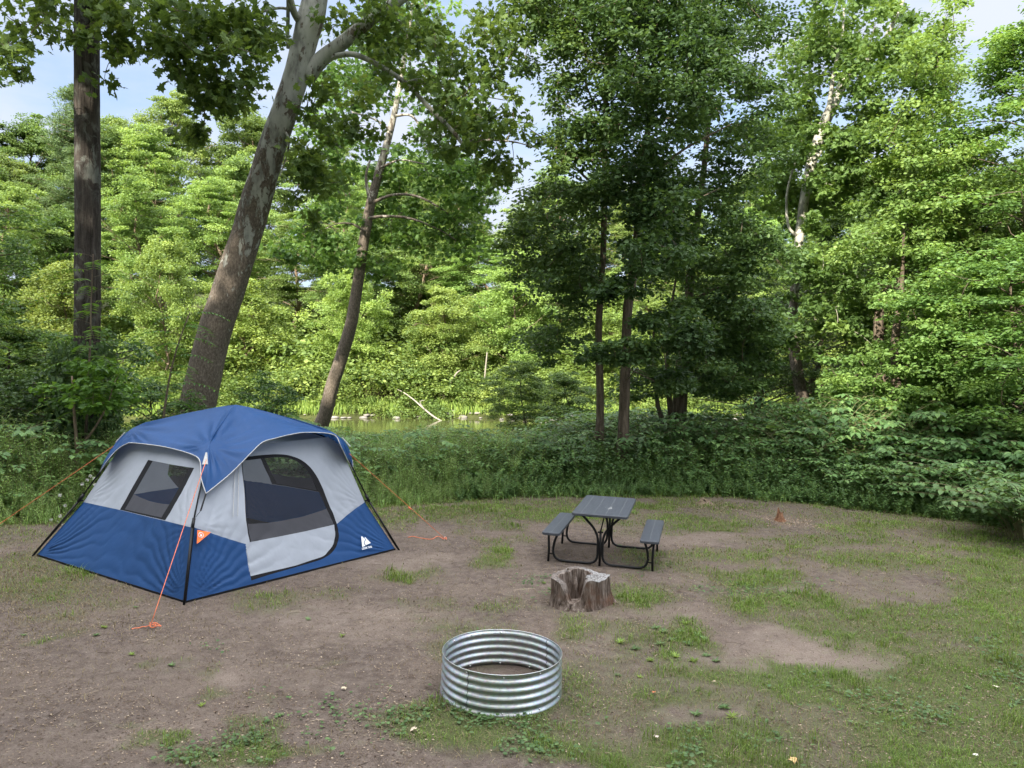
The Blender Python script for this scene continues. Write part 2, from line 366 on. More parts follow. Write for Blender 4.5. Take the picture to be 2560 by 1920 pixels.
# ------------------------------------------------------------------ ground, river
PATCH = [  # photo-plan of the green patches: px, py, rx, ry, strength
 (2380,1800,360,190,1.5),(2300,1640,260,40,.8),(2480,1500,150,180,1.0),(2100,1720,300,70,.9),(1850,1690,330,45,.85),(1680,1850,280,90,.85),
 (1990,1515,200,36,1.0),(1860,1450,150,28,.85),(2280,1560,160,35,.9),(2150,1590,180,40,.8),(1600,1485,120,38,.75),(1690,1600,85,50,.75),
 (1370,1790,130,60,1.2),(1180,1850,260,80,.9),(1420,1900,200,60,.9),(620,1885,130,45,.95),(400,1865,90,30,.8),
 (1300,1280,330,26,.75),(1700,1305,200,24,.75),(1600,1265,400,14,.6),(2230,1320,130,22,.8),(2450,1340,200,25,.6),(1230,1400,70,38,.8),(985,1445,80,16,.8),
 (1900,1390,170,22,.55),(1750,1380,120,20,.6),(2150,1400,220,36,.6),(2050,1350,200,18,.6),(2350,1400,200,30,.5),(120,1500,160,80,.45),(60,1340,140,25,.5),(430,1690,60,22,.4),(520,1760,70,24,.5),(820,1660,50,20,.3),
 (1100,1290,200,20,.7),(950,1300,120,20,.5),(860,1330,60,30,.4),(330,1800,60,20,.4),(150,1590,50,18,.5),(700,1780,90,26,.3),(1520,1700,70,40,.5),(2100,1860,200,60,.5)]
BARE_AND_FLECK = [(1960,1650,230,55,1),(2290,1730,120,35,.8),(540,1700,110,30,1.1),(880,1560,220,35,.7),(1480,1600,80,30,.5),(1650,1540,120,25,.5),(1900,1475,60,12,.6),(380,1840,140,45,.6),(1000,1395,160,18,.8),(2300,1640,60,20,.7),(1850,1390,80,12,.5),(1750,1340,120,14,.5),(1700,1745,60,20,.4)]  # bare dirt, and a left-foreground sun fleck painted in as pale dirt
def field(x, y, L):
    x = x + 1.1 * (fbm(x, y, .9, 61) - .5) + .45 * (fbm(x, y, 3.5, 62, 3) - .5); y = y + 1.1 * (fbm(x, y, 1.1, 63) - .5) + .4 * (fbm(x, y, 3.5, 64, 3) - .5)
    px, py = proj(np.stack([x, y, gz(x, y)], -1)); r = np.zeros_like(np.asarray(x, float))
    for a, b, rx, ry, s in L: r = np.maximum(r, s * np.exp(-(((px - a) / rx) ** 2 + ((py - b) / ry) ** 2) ** 1.4))
    return r
def edge_y(x):  # where the mown clearing ends and the undergrowth starts
    return np.interp(x, [-16, -9, -7.2, -5, -2.8, -1.6, 0.15, 2, 4.1, 5.5, 7.3, 8.5, 12, 20], [8.5, 9.8, 10.8, 12.2, 12.5, 13.3, 14.4, 14.7, 15.0, 14.6, 13.6, 12.5, 11, 9])
def green(x, y):
    g = field(x, y, PATCH); e = edge_y(x)
    g = np.maximum(g, .75 * np.exp(-((y - e) / .35) ** 2)); g = np.where(y > e, 1, g)
    right = smooth(2.0, 6.5, x) * .35 * (y < e); g = np.maximum(g, right); g = np.maximum(g, (.42 + .2 * smooth(2, 6, x)) * smooth(.48, .70, fbm(x, y, .9, 71, 5)) * (1 - .9 * np.clip(field(x, y, BARE_AND_FLECK), 0, 1)))
    g = np.maximum(g, .9 * smooth(.2, -3.0, y - 4))     # behind the viewer: grass
    return np.clip(g * (.55 + .9 * fbm(x, y, 1.7, 11)) + .35 * (fbm(x, y, 4, 13) - .5), 0, 1.2)
xs = np.unique(np.concatenate([np.linspace(-400, -30, 26), np.linspace(-30, -9, 60), np.arange(-9, 11, .055), np.linspace(11, 30, 55), np.linspace(30, 400, 26)]))
ys = np.unique(np.concatenate([np.linspace(-120, -10, 16), np.linspace(-10, 3.5, 28), np.arange(3.5, 15.5, .055), np.linspace(15.5, 60, 100), np.linspace(60, 150, 40), np.linspace(150, 700, 20)]))
X, Y = np.meshgrid(xs, ys); X = X.ravel(); Y = Y.ravel()
nx, ny = len(xs), len(ys); i = np.arange(ny - 1)[:, None] * nx + np.arange(nx - 1)[None]
F = np.stack([i, i + 1, i + nx + 1, i + nx], -1).reshape(-1, 4)
GV = np.stack([X, Y, ground(X, Y)], 1)
gr = np.clip(green(X, Y), 0, 1); br = np.clip(field(X, Y, BARE_AND_FLECK) * (.5 + fbm(X, Y, 2.5, 21)), 0, 1)
cy = Y[F[:, 0]]; midx = (cy > 17).astype(int)
go = obj('ground', mesh('ground', GV, F, [M['ground'], M['floor']], tint={'green': gr, 'bare': br}, smooth_=True, midx=midx)); tag(go, kind='structure')  # 'bare' also carries the painted sun fleck
xw = np.linspace(-400, 400, 41); yw = np.linspace(22, 60, 9); XW, YW = np.meshgrid(xw, yw)
i = np.arange(8)[:, None] * 41 + np.arange(40)[None]
ro = obj('river', mesh('river', np.stack([XW.ravel(), YW.ravel(), np.full(XW.size, -1.0)], 1), np.stack([i, i + 1, i + 42, i + 41], -1).reshape(-1, 4), M['water'], smooth_=True)); tag(ro, kind='structure')

# ------------------------------------------------------------------ leaves
TPL = {
 'diamond': (np.array([[0,0,0],[.5,.3,.07],[1,0,0],[.5,-.3,.07]]), np.array([[0,1,2],[0,2,3]])),
 'narrow': (np.array([[0,0,0],[.45,.11,.03],[1,0,-.06],[.45,-.11,.03]]), np.array([[0,1,2],[0,2,3]])),
 'oval': (np.array([[0,0,0],[.2,.31,.05],[.6,.28,.03],[1,0,-.1],[.6,-.28,.03],[.2,-.31,.05]]), np.array([[0,1,2],[0,2,3],[0,3,4],[0,4,5]])),
 'lobed': (np.array([[.32,0,0],[0,0,.0],[-.12,.30,-.02],[.10,.32,.03],[.30,.62,-.05],[.48,.27,.04],[.72,.34,-.02],[.68,.14,.02],[1,0,-.1],[.68,-.14,.02],[.72,-.34,-.02],[.48,-.27,.04],[.30,-.62,-.05],[.10,-.32,.03],[-.12,-.30,-.02]]),
           np.array([[0,i,i+1] for i in range(1,14)]+[[0,14,1]])),
 'round': (np.array([[0,0,0],[.2,.4,.06],[.65,.42,.08],[1,.12,.02],[1,-.12,.02],[.65,-.42,.08],[.2,-.4,.06]]), np.array([[0,1,2],[0,2,3],[0,3,4],[0,4,5],[0,5,6]])),
}
def leaves(P, U, Nn, size, tpl, tint):
    T, F = TPL[tpl]; U = nrm(U); Nn = nrm(Nn - U * np.sum(U * Nn, -1, keepdims=True)); W = np.cross(Nn, U)
    s = np.broadcast_to(np.asarray(size, float), (len(P),))[:, None, None]
    V = P[:, None] + s * (T[None, :, 0, None] * U[:, None] + T[None, :, 1, None] * W[:, None] + T[None, :, 2, None] * Nn[:, None])
    k = len(T); Fi = (F[None] + (np.arange(len(P)) * k)[:, None, None]).reshape(-1, 3)
    return V.reshape(-1, 3), Fi, np.repeat(tint, k)
def clump_leaves(C, rad, flat, n, size, tpl, r, up=1.2, tilt=None, shell=.5):
    """leaves spread through flattened clumps; C (k,3), rad (k,), n leaves each"""
    k = len(C); d = nrm(r.normal(size=(k * n, 3))); q = r.random(k * n) ** (shell)
    rr = np.repeat(rad, n) * q
    fl = np.repeat(np.broadcast_to(flat, (k,)), n)
    rr = rr * (.55 + .9 * fbm(d[:, 0] * 1.6 + np.repeat(C[:, 0], n), d[:, 1] * 1.6 + d[:, 2] + np.repeat(C[:, 1], n), 1.5, 5, 2))
    off = d * rr[:, None]; off[:, 2] *= fl
    P = np.repeat(C, n, 0) + off
    if tilt is not None:      # clumps droop outwards
        tv = np.repeat(tilt, n, 0); P[:, 2] += np.sum(off[:, :2] * tv[:, :2], 1)
    Nn = nrm(r.normal(size=(k * n, 3)) * .75 + np.array([0, 0, up]) + d * .35)
    U = r.normal(size=(k * n, 3)) * .8 + nrm(off) * .8; U[:, 2] = U[:, 2] * .4 - .25
    tint = np.clip(np.repeat(r.normal(.45, .16, k), n) + r.normal(0, .15, k * n), 0, 1)
    return leaves(P, U, Nn, size * r.uniform(.7, 1.2, k * n), tpl, tint)

def path_between(a, b, r, sag=.1, n=6, up=0.):
    a = np.asarray(a, float); b = np.asarray(b, float); t = np.linspace(0, 1, n)[:, None]; L = np.linalg.norm(b - a)
    p = a + (b - a) * t; w_ = r.normal(size=3) * L * sag; p = p + w_ * np.sin(math.pi * t) * .6 + w_[::-1] * np.sin(2 * math.pi * t) * .25
    p[:, 2] += up * L * np.sin(math.pi * t[:, 0]); return p
# ---- generic broadleaf tree, built round its own origin
def make_tree(seed, H, cb, cr, nl, ncl, lpc, lsize, tpl='diamond', tr=.18, clr=(.55, 1.0), flat=.38, lean=(0, 0), shape='oval', lsides=5, tsides=10, layered=True, up=1.2):
    r = np.random.default_rng(seed)
    n = 14; zz = np.linspace(0, H * .93, n); wx = np.cumsum(r.normal(0, .012 * H, n)); wy = np.cumsum(r.normal(0, .012 * H, n))
    tp = np.stack([wx - wx[0] + lean[0] * (zz / H) ** 1.3, wy - wy[0] + lean[1] * (zz / H) ** 1.3, zz], 1)
    trad = tr * (1 - zz / H * .88) ** .9; trad[0] *= 1.35
    tp[0, 2] = -.3
    parts = [tube(catmull(tp, 3), np.interp(np.linspace(0, n - 1, (n - 1) * 3 + 1), np.arange(n), trad), tsides)]
    Cs, Rs, Ts = [], [], []
    for l in range(nl):
        f = (l + .5 + r.uniform(-.4, .4)) / nl; z = cb + (H * .9 - cb) * f
        base = np.array([np.interp(z, zz, tp[:, 0]), np.interp(z, zz, tp[:, 1]), z])
        if shape == 'oval': rr = cr * (math.sin(math.pi * min(1, max(.06, (z - cb) / (H - cb) * .82 + .2))) ** .7)
        elif shape == 'cone': rr = cr * (1.05 - (z - cb) / (H - cb)) ** .8
        else: rr = cr * (.55 + .45 * f)
        th = l * 2.399 + r.uniform(-.5, .5); rr *= r.uniform(.65, 1.15)
        tip = base + np.array([math.cos(th) * rr, math.sin(th) * rr, rr * r.uniform(.05, .5) * (1 if shape != 'cone' else .2)])
        lp = path_between(base - [0, 0, .15 * rr], tip, r, .08, 7, .06); lr = max(.02, tr * .34 * (1 - f * .5))
        parts.append(tube(lp, np.linspace(lr, lr * .2, 7), lsides))
        m_ = max(2, int(ncl / nl * r.uniform(.7, 1.3)))
        for c in range(m_):
            q = r.uniform(.3, 1.08) if m_ > 2 else r.uniform(.6, 1.05); k = min(6, q * 6); i0 = int(min(5, k)); pt = lp[i0] + (lp[i0 + 1] - lp[i0]) * (k - i0)
            side = np.array([-math.sin(th), math.cos(th), 0]) * r.normal(0, .32) * rr * q
            ce = pt + side + np.array([0, 0, r.normal(.15, .3) * cr * .5])
            Cs.append(ce); Rs.append(r.uniform(*clr) * (1.1 - .35 * f)); Ts.append([-.22 * math.cos(th), -.22 * math.sin(th), 0])
            if r.random() < .6: parts.append(tube(path_between(pt, ce, r, .1, 4), np.linspace(lr * .3, .006, 4), 3))
    for c in range(max(3, ncl // 14)):   # leader
        Cs.append(tp[-1] + r.normal(0, .3, 3) * cr * .4 + [0, 0, .03 * H]); Rs.append(r.uniform(*clr) * .8); Ts.append([0, 0, 0])
    Cs = np.array(Cs); Rs = np.array(Rs); Ts = np.array(Ts)
    V, F, ti = clump_leaves(Cs, Rs, flat, lpc, lsize, tpl, r, up=up, tilt=Ts if layered else None)
    return join(parts), (V, F, ti)
def pine_tree(seed, H, cb, cr):
    r = np.random.default_rng(seed); parts = [tube(np.array([[0, 0, -.3], [0, 0, H * .5], [.1, 0, H]]), [.28, .17, .03], 8)]; Cs, Rs = [], []
    z = cb
    while z < H - .3:
        f = (z - cb) / (H - cb); n = r.integers(4, 7)
        for k in range(n):
            th = r.uniform(0, 6.28); L = cr * (1 - f) ** .75 * r.uniform(.6, 1.1) + .3
            b = np.array([0, 0, z]); tip = b + [math.cos(th) * L, math.sin(th) * L, L * r.uniform(.08, .28)]
            lp = path_between(b, tip, r, .05, 5); parts.append(tube(lp, np.linspace(.05, .012, 5), 4))
            for q in np.linspace(.3, 1, max(2, int(L / .45))): Cs.append(b + (tip - b) * q + r.normal(0, .12, 3)); Rs.append(.45 + .25 * r.random())
        z += r.uniform(.35, .6)
    for k in range(6): Cs.append([.1, 0, H - .1 * k]); Rs.append(.3)
    Cs = np.array(Cs); Rs = np.array(Rs); n = 110; k = len(Cs); d = nrm(r.normal(size=(k * n, 3))); d[:, 2] *= .3
    P = np.repeat(Cs, n, 0) + d * (np.repeat(Rs, n) * r.random(k * n) ** .5)[:, None]
    U = nrm(d + r.normal(size=d.shape) * .5 + [0, 0, .35]); V, F, ti = leaves(P, U, r.normal(size=d.shape) + [0, 0, .8], .26 * r.uniform(.7, 1.2, k * n), 'narrow', np.clip(r.normal(.5, .2, k * n), 0, 1))
    return join(parts), (V, F, ti)
def tree_meshes(name, data, bark, leaf):
    (tv, tf), (V, F, ti) = data
    return mesh(name + '_trunk', tv, tf, bark, smooth_=True), mesh(name + '_crown', V, F, leaf, tint=ti)
def place_tree(name, tm, loc, rot, sc, label, cat, group=None):
    e = empty(name, loc, label, cat, group); e.rotation_euler = (0, 0, rot); e.scale = (sc[0], sc[0], sc[1])
    obj('trunk', tm[0], e); obj('crown', tm[1], e); return e
_m = {}
FAR = [tree_meshes('far%d' % s, make_tree(100 + s, *a, flat=.42, up=.8), M['bark_warm'], M['leaf_far']) for s, a in enumerate([
    (17, 4.5, 4.4, 30, 250, 260, .19, 'diamond', .24, (.35, 1.25)), (15, 3.0, 4.2, 28, 230, 260, .18, 'diamond', .22, (.35, 1.2)), (19, 6.0, 4.4, 30, 250, 260, .19, 'diamond', .26, (.35, 1.25))])]
UND = [tree_meshes('under%d' % s, make_tree(140 + s, *a, flat=.6, tr=.10, shape='oval', clr=(.35, .8), up=.8), M['bark_warm'], M['leaf_far_yellow']) for s, a in enumerate([
    (8, .8, 3.0, 26, 210, 190, .15), (7, .5, 2.8, 24, 190, 190, .15)])]
PINE = tree_meshes('pine', pine_tree(9, 19, 4, 4.6), M['bark_warm'], M['leaf_pine'])
NEAR = [tree_meshes('near%d' % s, make_tree(160 + s, *a), b, l) for s, (a, b, l) in enumerate([
    ((15, 1.6, 2.9, 42, 300, 150, .105, 'oval', .17, (.35, .75), .5), M['bark'], M['leaf_dark']),
    ((16, 2.2, 3.2, 44, 320, 150, .105, 'oval', .2, (.35, .75), .5), M['bark'], M['leaf_dark']),
    ((14, 1.2, 3.3, 42, 320, 150, .10, 'oval', .15, (.35, .75), .4), M['bark'], M['leaf_right']),
    ((7, .3, 2.4, 30, 210, 150, .09, 'oval', .07, (.3, .65), .4), M['bark'], M['leaf_right'])])]
words = ['leftmost', 'second', 'third', 'fourth', 'fifth', 'sixth', 'seventh', 'eighth', 'ninth', 'tenth', 'eleventh', 'twelfth', 'thirteenth', 'fourteenth', 'fifteenth', 'sixteenth', 'seventeenth', 'eighteenth', 'nineteenth', 'twentieth']
def ordinal(i): return (words[i] if i == 0 else words[i] + ' from the left')
# far bank woods: understorey row, middle row, back row (placed left to right)
rr = np.random.default_rng(21)
k = 0
for i, px in enumerate(np.linspace(-60, 2700, 13)):
    Yd = 49 + rr.uniform(-1.2, 2.5); x = at(px + rr.uniform(-40, 40), 900, Yd)[0]
    place_tree('understorey_tree', UND[i % 2], (x, Yd, float(gz(x, Yd))), rr.uniform(0, 6.28), (rr.uniform(.85, 1.2), rr.uniform(.8, 1.2)),
               'short bright green tree across the river, %s in the front row' % ordinal(i), 'tree', 'short trees along the far river bank')
SKYL = [(0, 270), (200, 310), (300, 240), (420, 240), (560, 280), (700, 310), (1000, 340), (1200, 400), (1400, 430), (1700, 430), (2000, 430), (2300, 400), (2600, 380)]
for row, (Y0, cnt, nm) in enumerate([(56, 18, 'middle'), (63, 17, 'third'), (71, 18, 'back')]):
    for i, px in enumerate(np.linspace(-150, 2750, cnt) + (0, 70, -40)[row]):
        Yd = Y0 + rr.uniform(-2.5, 2.5); q = px + rr.uniform(-50, 50); x = at(q, 900, Yd)[0]; g0 = float(gz(x, Yd))
        top = np.interp(q, *zip(*SKYL)) + rr.uniform(-15, 45) + (190, 80, 0)[row]; Hh = at(q, top, Yd)[2] - g0
        v = rr.integers(0, 3); hs = Hh / (17, 15, 19)[v]
        place_tree('broadleaf_tree', FAR[v], (x, Yd, g0), rr.uniform(0, 6.28), (max(.8, hs * rr.uniform(.9, 1.1)), hs),
                   'tall leafy tree across the river, %s in the %s row of woods' % (ordinal(i), nm), 'tree', 'tall trees of the far bank woods')
x = at(215, 900, 62)[0]
place_tree('pine_tree', PINE, (x, 61, float(gz(x, 61))), 1.0, (1.05, (at(200, 215, 61)[2] - float(gz(x, 61))) / 19), 'tall yellowish green pine with layered feathery boughs rising behind the dark straight trunk', 'tree')
x = at(1060, 900, 66)[0]
place_tree('pine_tree', PINE, (x, 63, float(gz(x, 63))), 3.0, (.8, (at(1060, 470, 63)[2] - float(gz(x, 63))) / 19), 'smaller pine across the river behind the slim leaning tree', 'tree')

# trees behind the viewer whose crowns put the clearing in shade
for i, (x, y, s, h) in enumerate([(-26, -3, 1.2, 1.1), (-19, -8, 1.25, 1.25), (-13, -6, 1.2, 1.25), (-8, -9, 1.2, 1.22), (-3, -7, 1.1, 1.12), (2, -11, 1.15, 1.2), (7, -8, 1.05, .95), (13, -11, 1.0, .95), (-20, 2, 1.1, 1.05), (-15, -14, 1.2, 1.2), (-5, -16, 1.2, 1.2), (-6.5, -5.5, 1.05, 1.0)]):
    place_tree('broadleaf_tree', FAR[i % 3], (x, y, float(gz(x, y))), i * 1.3, (s, h), 'tall leafy tree standing behind the photographer at the campsite edge', 'tree', 'trees behind the photographer')

# ------------------------------------------------------------------ named near trees
def near_trunk(pts, Y, r, parent_loc, bark, sides=20, amp=.08, seed=0, n=8):
    """pts: px, py, width in photo px; Y distance -> trunk tube in world space"""
    P = np.array([at(a, b, Y if np.isscalar(Y) else Y[i]) for i, (a, b, w_) in enumerate(pts)]); W = np.array([w_ for *_, w_ in pts]) * (Y if np.isscalar(Y) else np.mean(Y)) / FPX / 2
    Pc = catmull(P, n); Wc = np.interp(np.linspace(0, len(P) - 1, len(Pc)), np.arange(len(P)), W)
    def bk(i, th, PP):
        z = PP[:, 2][:, None] * np.ones_like(th)
        return 1 + amp * (fbm(th * 1.6 + seed, z * 1.2, 1.5, seed + 2) - .5) * 2 + amp * .4 * (fbm(np.cos(th) * 3 + 9, z * 2 + np.sin(th) * 3, 3, seed) - .5)
    return tube(Pc, Wc, sides, True, bk), Pc, Wc
def crown_regions(regs, seed, n, size, tpl, flat=.7, up=.8, twigs=None, trad=.010):
    """regs: px, py, rx, ry, Y, dY, clumps, clump radius"""
    r = np.random.default_rng(seed); Cs, Rs = [], []
    for (a, b, rx, ry, Yc, dY, nc, cr) in regs:
        for k in range(nc):
            th = r.uniform(0, 6.28); q = math.sqrt(r.random()); Cs.append(at(a + rx * q * math.cos(th), b + ry * q * math.sin(th), Yc + r.uniform(-dY, dY))); Rs.append(cr * r.uniform(.6, 1.3))
    Cs = np.array(Cs); Rs = np.array(Rs); tw = []
    if twigs is not None and len(twigs):
        pool = [p_ for p_ in twigs]
        order = np.argsort([np.min(np.linalg.norm(np.array(twigs) - c, axis=1)) for c in Cs])
        for ci in order:
            c = Cs[ci]; PA = np.array(pool); d = np.linalg.norm(PA - c, axis=1); b = PA[d.argmin()]; L = d.min()
            rr_ = min(.05, trad * (.5 + L * .8)); pth = path_between(b, c, r, .1, 6, .05); tw.append(tube(pth, np.linspace(rr_, .004, 6), 4, False)); pool.extend(pth[2:])
    return Cs, clump_leaves(Cs, Rs, flat, n, size, tpl, r, up=up, shell=.6), tw
def crown_obj(e, V, F, ti, tw, leafm, barkm, name='crown'):
    if tw:
        jv, jf = join(tw); jf = jf if isinstance(jf, list) else [jf]
        f3 = np.concatenate([f if f.shape[1] == 3 else np.vstack([f[:, [0, 1, 2]], f[:, [0, 2, 3]]]) for f in jf]); n = len(V); nl = len(F)
        V = np.vstack([V, jv]); F = np.vstack([F, f3 + n]); ti = np.concatenate([ti, np.full(len(jv), .5)]); mi = np.concatenate([np.zeros(nl, int), np.ones(len(f3), int)])
        return wobj(name, V, F, [leafm, barkm], e, tint=ti, midx=mi)
    return wobj(name, V, F, leafm, e, tint=ti)
# 1 dark straight trunk on the left
def straight_dark():
    Yd = 13.6; pts = [(212, 1270, 92), (214, 1180, 72), (216, 1050, 62), (218, 850, 59), (219, 600, 59), (218, 400, 58), (217, 200, 57), (218, 0, 57), (219, -250, 52), (222, -700, 44), (224, -1400, 22)]
    (tv, tf), Pc, Wc = near_trunk(pts, Yd, 0, None, None, 28, .07, 3)
    e = empty('straight_tree', (Pc[0][0], Yd, float(gz(Pc[0][0], Yd))), 'straight dark trunked tree with lichen patches at the left edge, behind the tent', 'tree')
    wobj('trunk', tv, tf, M['bark_dark'], e, smooth_=True)
    top = [p for p in Pc if p[2] > 9.5]; regs = [(220, -450, 420, 250, Yd, 2.5, 70, .6), (230, -900, 380, 300, Yd, 2.5, 60, .6)]
    Cs, (V, F, ti), tw = crown_regions(regs, 5, 70, .12, 'oval', twigs=top)
    crown_obj(e, V, F, ti, tw, M['leaf_dark'], M['bark_dark']); return e
straight_dark()
# 2 big leaning sycamore
def big_sycamore():
    Yd = 15.0
    pts = [(445, 1235, 120), (468, 1130, 98), (491, 1030, 88), (530, 855, 80), (580, 700, 78), (612, 600, 74), (647, 480, 72), (690, 340, 64), (733, 215, 62), (757, 120, 60), (778, 40, 64), (800, -60, 52), (830, -250, 44), (850, -600, 30), (880, -1000, 12)]
    (tv, tf), Pc, Wc = near_trunk(pts, Yd, 0, None, None, 40, .07, 8, 10)
    e = empty('leaning_sycamore', (Pc[0][0], Yd, float(gz(Pc[0][0], Yd))), 'massive leaning sycamore with flaking white upper bark rising behind the blue tent', 'tree')
    ms = sycmat('sycamore_bark', 2.2, 7.8)
    wobj('trunk', tv, tf, ms, e, smooth_=True)
    skel = []
    limbs = [
     [(768, 195, 40), (800, 152, 38), (840, 120, 35), (882, 86, 33), (930, 48, 30), (990, 5, 28), (1080, -60, 24), (1200, -160, 16), (1330, -300, 6)],
     [(815, 150, 15), (850, 138, 14), (892, 138, 14), (955, 168, 13), (1018, 212, 12), (1082, 278, 11), (1130, 326, 10), (1157, 362, 8)],
     [(1157, 362, 7), (1195, 350, 6), (1280, 354, 4), (1340, 370, 2)],
     [(1010, 206, 7), (1060, 200, 5), (1150, 230, 4), (1260, 250, 2)],
     [(755, 60, 22), (735, 30, 18), (715, -30, 12), (640, -120, 8), (520, -200, 4)],
     [(722, 120, 13), (719, 90, 9), (720, 40, 9), (718, -20, 8), (700, -90, 5)],
     [(740, 30, 9), (700, 20, 7), (640, 35, 5), (600, 55, 4), (560, 100, 3), (520, 140, 2)],
     [(700, 310, 9), (722, 350, 6), (713, 400, 4), (700, 440, 2)],
     [(727, 265, 12), (750, 282, 7), (800, 320, 5), (850, 370, 3)],
     [(735, -20, 10), (600, -60, 8), (420, -60, 6), (260, -40, 4), (60, -30, 2)]]
    r = np.random.default_rng(3)
    for li, l in enumerate(limbs):
        dy = [0, -.2, -.5, .4, -.6, -.3, -1.0, -.4, .3, -1.6][li]
        Ys = [Yd + dy * i / (len(l) - 1) * 2 for i in range(len(l))]
        (v, f), pc, wc = near_trunk(l, Ys, 0, None, None, 12, .05, li + 20, 6)
        wobj('limb', v, f, ms, e, smooth_=True); skel.extend(pc)
    # leaf masses: hanging left, top left, right of the trunk
    regs = [(480, 60, 170, 70, 13.2, 1, 34, .36), (560, 150, 130, 110, 13.4, 1, 34, .36), (400, 110, 110, 90, 13, .8, 20, .30), (530, 235, 70, 55, 13.4, .6, 12, .30), (350, 20, 120, 50, 13, 1, 14, .32),
            (30, 60, 90, 100, 12.5, 1, 13, .30), (150, 50, 60, 70, 12.7, 1, 9, .28), (265, 90, 28, 120, 13, .6, 9, .25), (35, 170, 26, 50, 12.5, .4, 4, .2), (480, 330, 60, 40, 14, .5, 6, .24),
            (560, 255, 60, 25, 13.4, .4, 6, .22), (660, 60, 60, 60, 13.8, .7, 9, .28),
            (800, 260, 50, 60, 14.5, .6, 9, .26), (760, 400, 60, 50, 14.5, .5, 12, .26), (820, 440, 60, 40, 14.5, .6, 9, .26), (900, 60, 90, 60, 15.5, 1, 12, .36), (1000, 60, 120, 70, 15, 1.2, 20, .4),
            (1080, 150, 120, 90, 15, 1.2, 20, .36), (1180, 200, 110, 120, 14.8, 1.2, 26, .36), (1220, 330, 90, 60, 14.5, 1, 18, .32), (1140, 330, 90, 60, 14.8, 1, 13, .32), (960, 230, 90, 50, 15, 1, 6, .30),
            (1240, 80, 80, 80, 15, 1, 16, .38), (1260, 430, 60, 30, 14.5, .6, 8, .28), (870, 330, 70, 40, 15, .7, 8, .28), (760, 520, 50, 60, 14.8, .4, 5, .22),
            (600, -200, 400, 160, 14, 2, 50, .5), (1100, -200, 300, 160, 15, 2, 40, .5), (100, -120, 200, 90, 13, 1.5, 20, .4)]
    Cs, (V, F, ti), tw = crown_regions(regs, 11, 27, .13, 'lobed', flat=.8, up=.45, twigs=skel, trad=.009)
    crown_obj(e, V, F, ti, tw, M['leaf_syc'], M['bark'])
big_sycamore()
# 3 slimmer leaning sycamore near the river
def slim_sycamore():
    Yd = 21.0
    pts = [(780, 1110, 44), (811, 1040, 35), (832, 960, 33), (851, 901, 32), (877, 812, 30), (895, 703, 27), (908, 616, 26), (925, 517, 24), (953, 411, 20), (973, 338, 17), (990, 265, 14), (1008, 160, 11), (1025, 60, 8), (1040, -80, 4)]
    (tv, tf), Pc, Wc = near_trunk(pts, Yd, 0, None, None, 24, .07, 15, 8)
    e = empty('slim_sycamore', (Pc[0][0], Yd, float(gz(Pc[0][0], Yd))), 'slim curving sycamore leaning right on the near river bank, right of the tent roof', 'tree')
    ms = sycmat('slim_sycamore_bark', 4.5, 9.5, (.36, .33, .28)); wobj('trunk', tv, tf, ms, e, smooth_=True); skel = [p for p in Pc if p[2] > 5]
    for li, l in enumerate([[(926, 510, 10), (920, 480, 8), (915, 440, 7), (925, 400, 5)], [(935, 505, 9), (980, 488, 7), (1040, 490, 6), (1100, 520, 4), (1150, 560, 2)], [(925, 545, 9), (960, 541, 7), (1020, 545, 6), (1090, 570, 4), (1140, 600, 2)],
                            [(985, 290, 8), (1030, 290, 6), (1065, 340, 4), (1085, 345, 2)], [(980, 330, 7), (940, 300, 5), (880, 280, 3)], [(915, 580, 7), (880, 560, 5), (840, 560, 3), (800, 580, 2)], [(950, 420, 6), (1000, 400, 4), (1060, 410, 3)]]):
        (v, f), pc, wc = near_trunk(l, Yd - .4, 0, None, None, 8, .04, li + 40, 5); wobj('limb', v, f, ms, e, smooth_=True); skel.extend(pc)
    regs = [(a, b, c, d, Yc + 1.2, dY * .8, int(n_ * 1.0), cr) for (a, b, c, d, Yc, dY, n_, cr) in [(880, 220, 90, 80, 21, 2, 30, .5), (1000, 160, 120, 110, 21, 2, 40, .5), (1120, 300, 80, 60, 20, 1, 16, .45), (820, 330, 60, 60, 21, 1.5, 16, .45), (1050, 420, 110, 60, 20.5, 1.5, 34, .45), (1180, 460, 90, 60, 20, 1.5, 26, .45),
            (820, 480, 60, 60, 21, 1.2, 18, .42), (780, 580, 60, 60, 21, 1.2, 18, .42), (860, 640, 70, 50, 20.5, 1.2, 18, .4), (1000, 560, 110, 60, 20.5, 1.5, 34, .42), (1130, 580, 90, 60, 20, 1.4, 26, .42), (880, 400, 60, 60, 21, 1.2, 12, .4),
            (1030, 20, 110, 60, 21, 2, 22, .5), (950, 660, 60, 40, 20.5, 1, 9, .38), (720, 620, 40, 50, 21, 1, 8, .36)]]
    Cs, (V, F, ti), tw = crown_regions(regs, 17, 42, .13, 'lobed', flat=.6, up=.8, twigs=skel, trad=.009)
    crown_obj(e, V, F, ti, tw, M['leaf_syc'], M['bark'])
slim_sycamore()
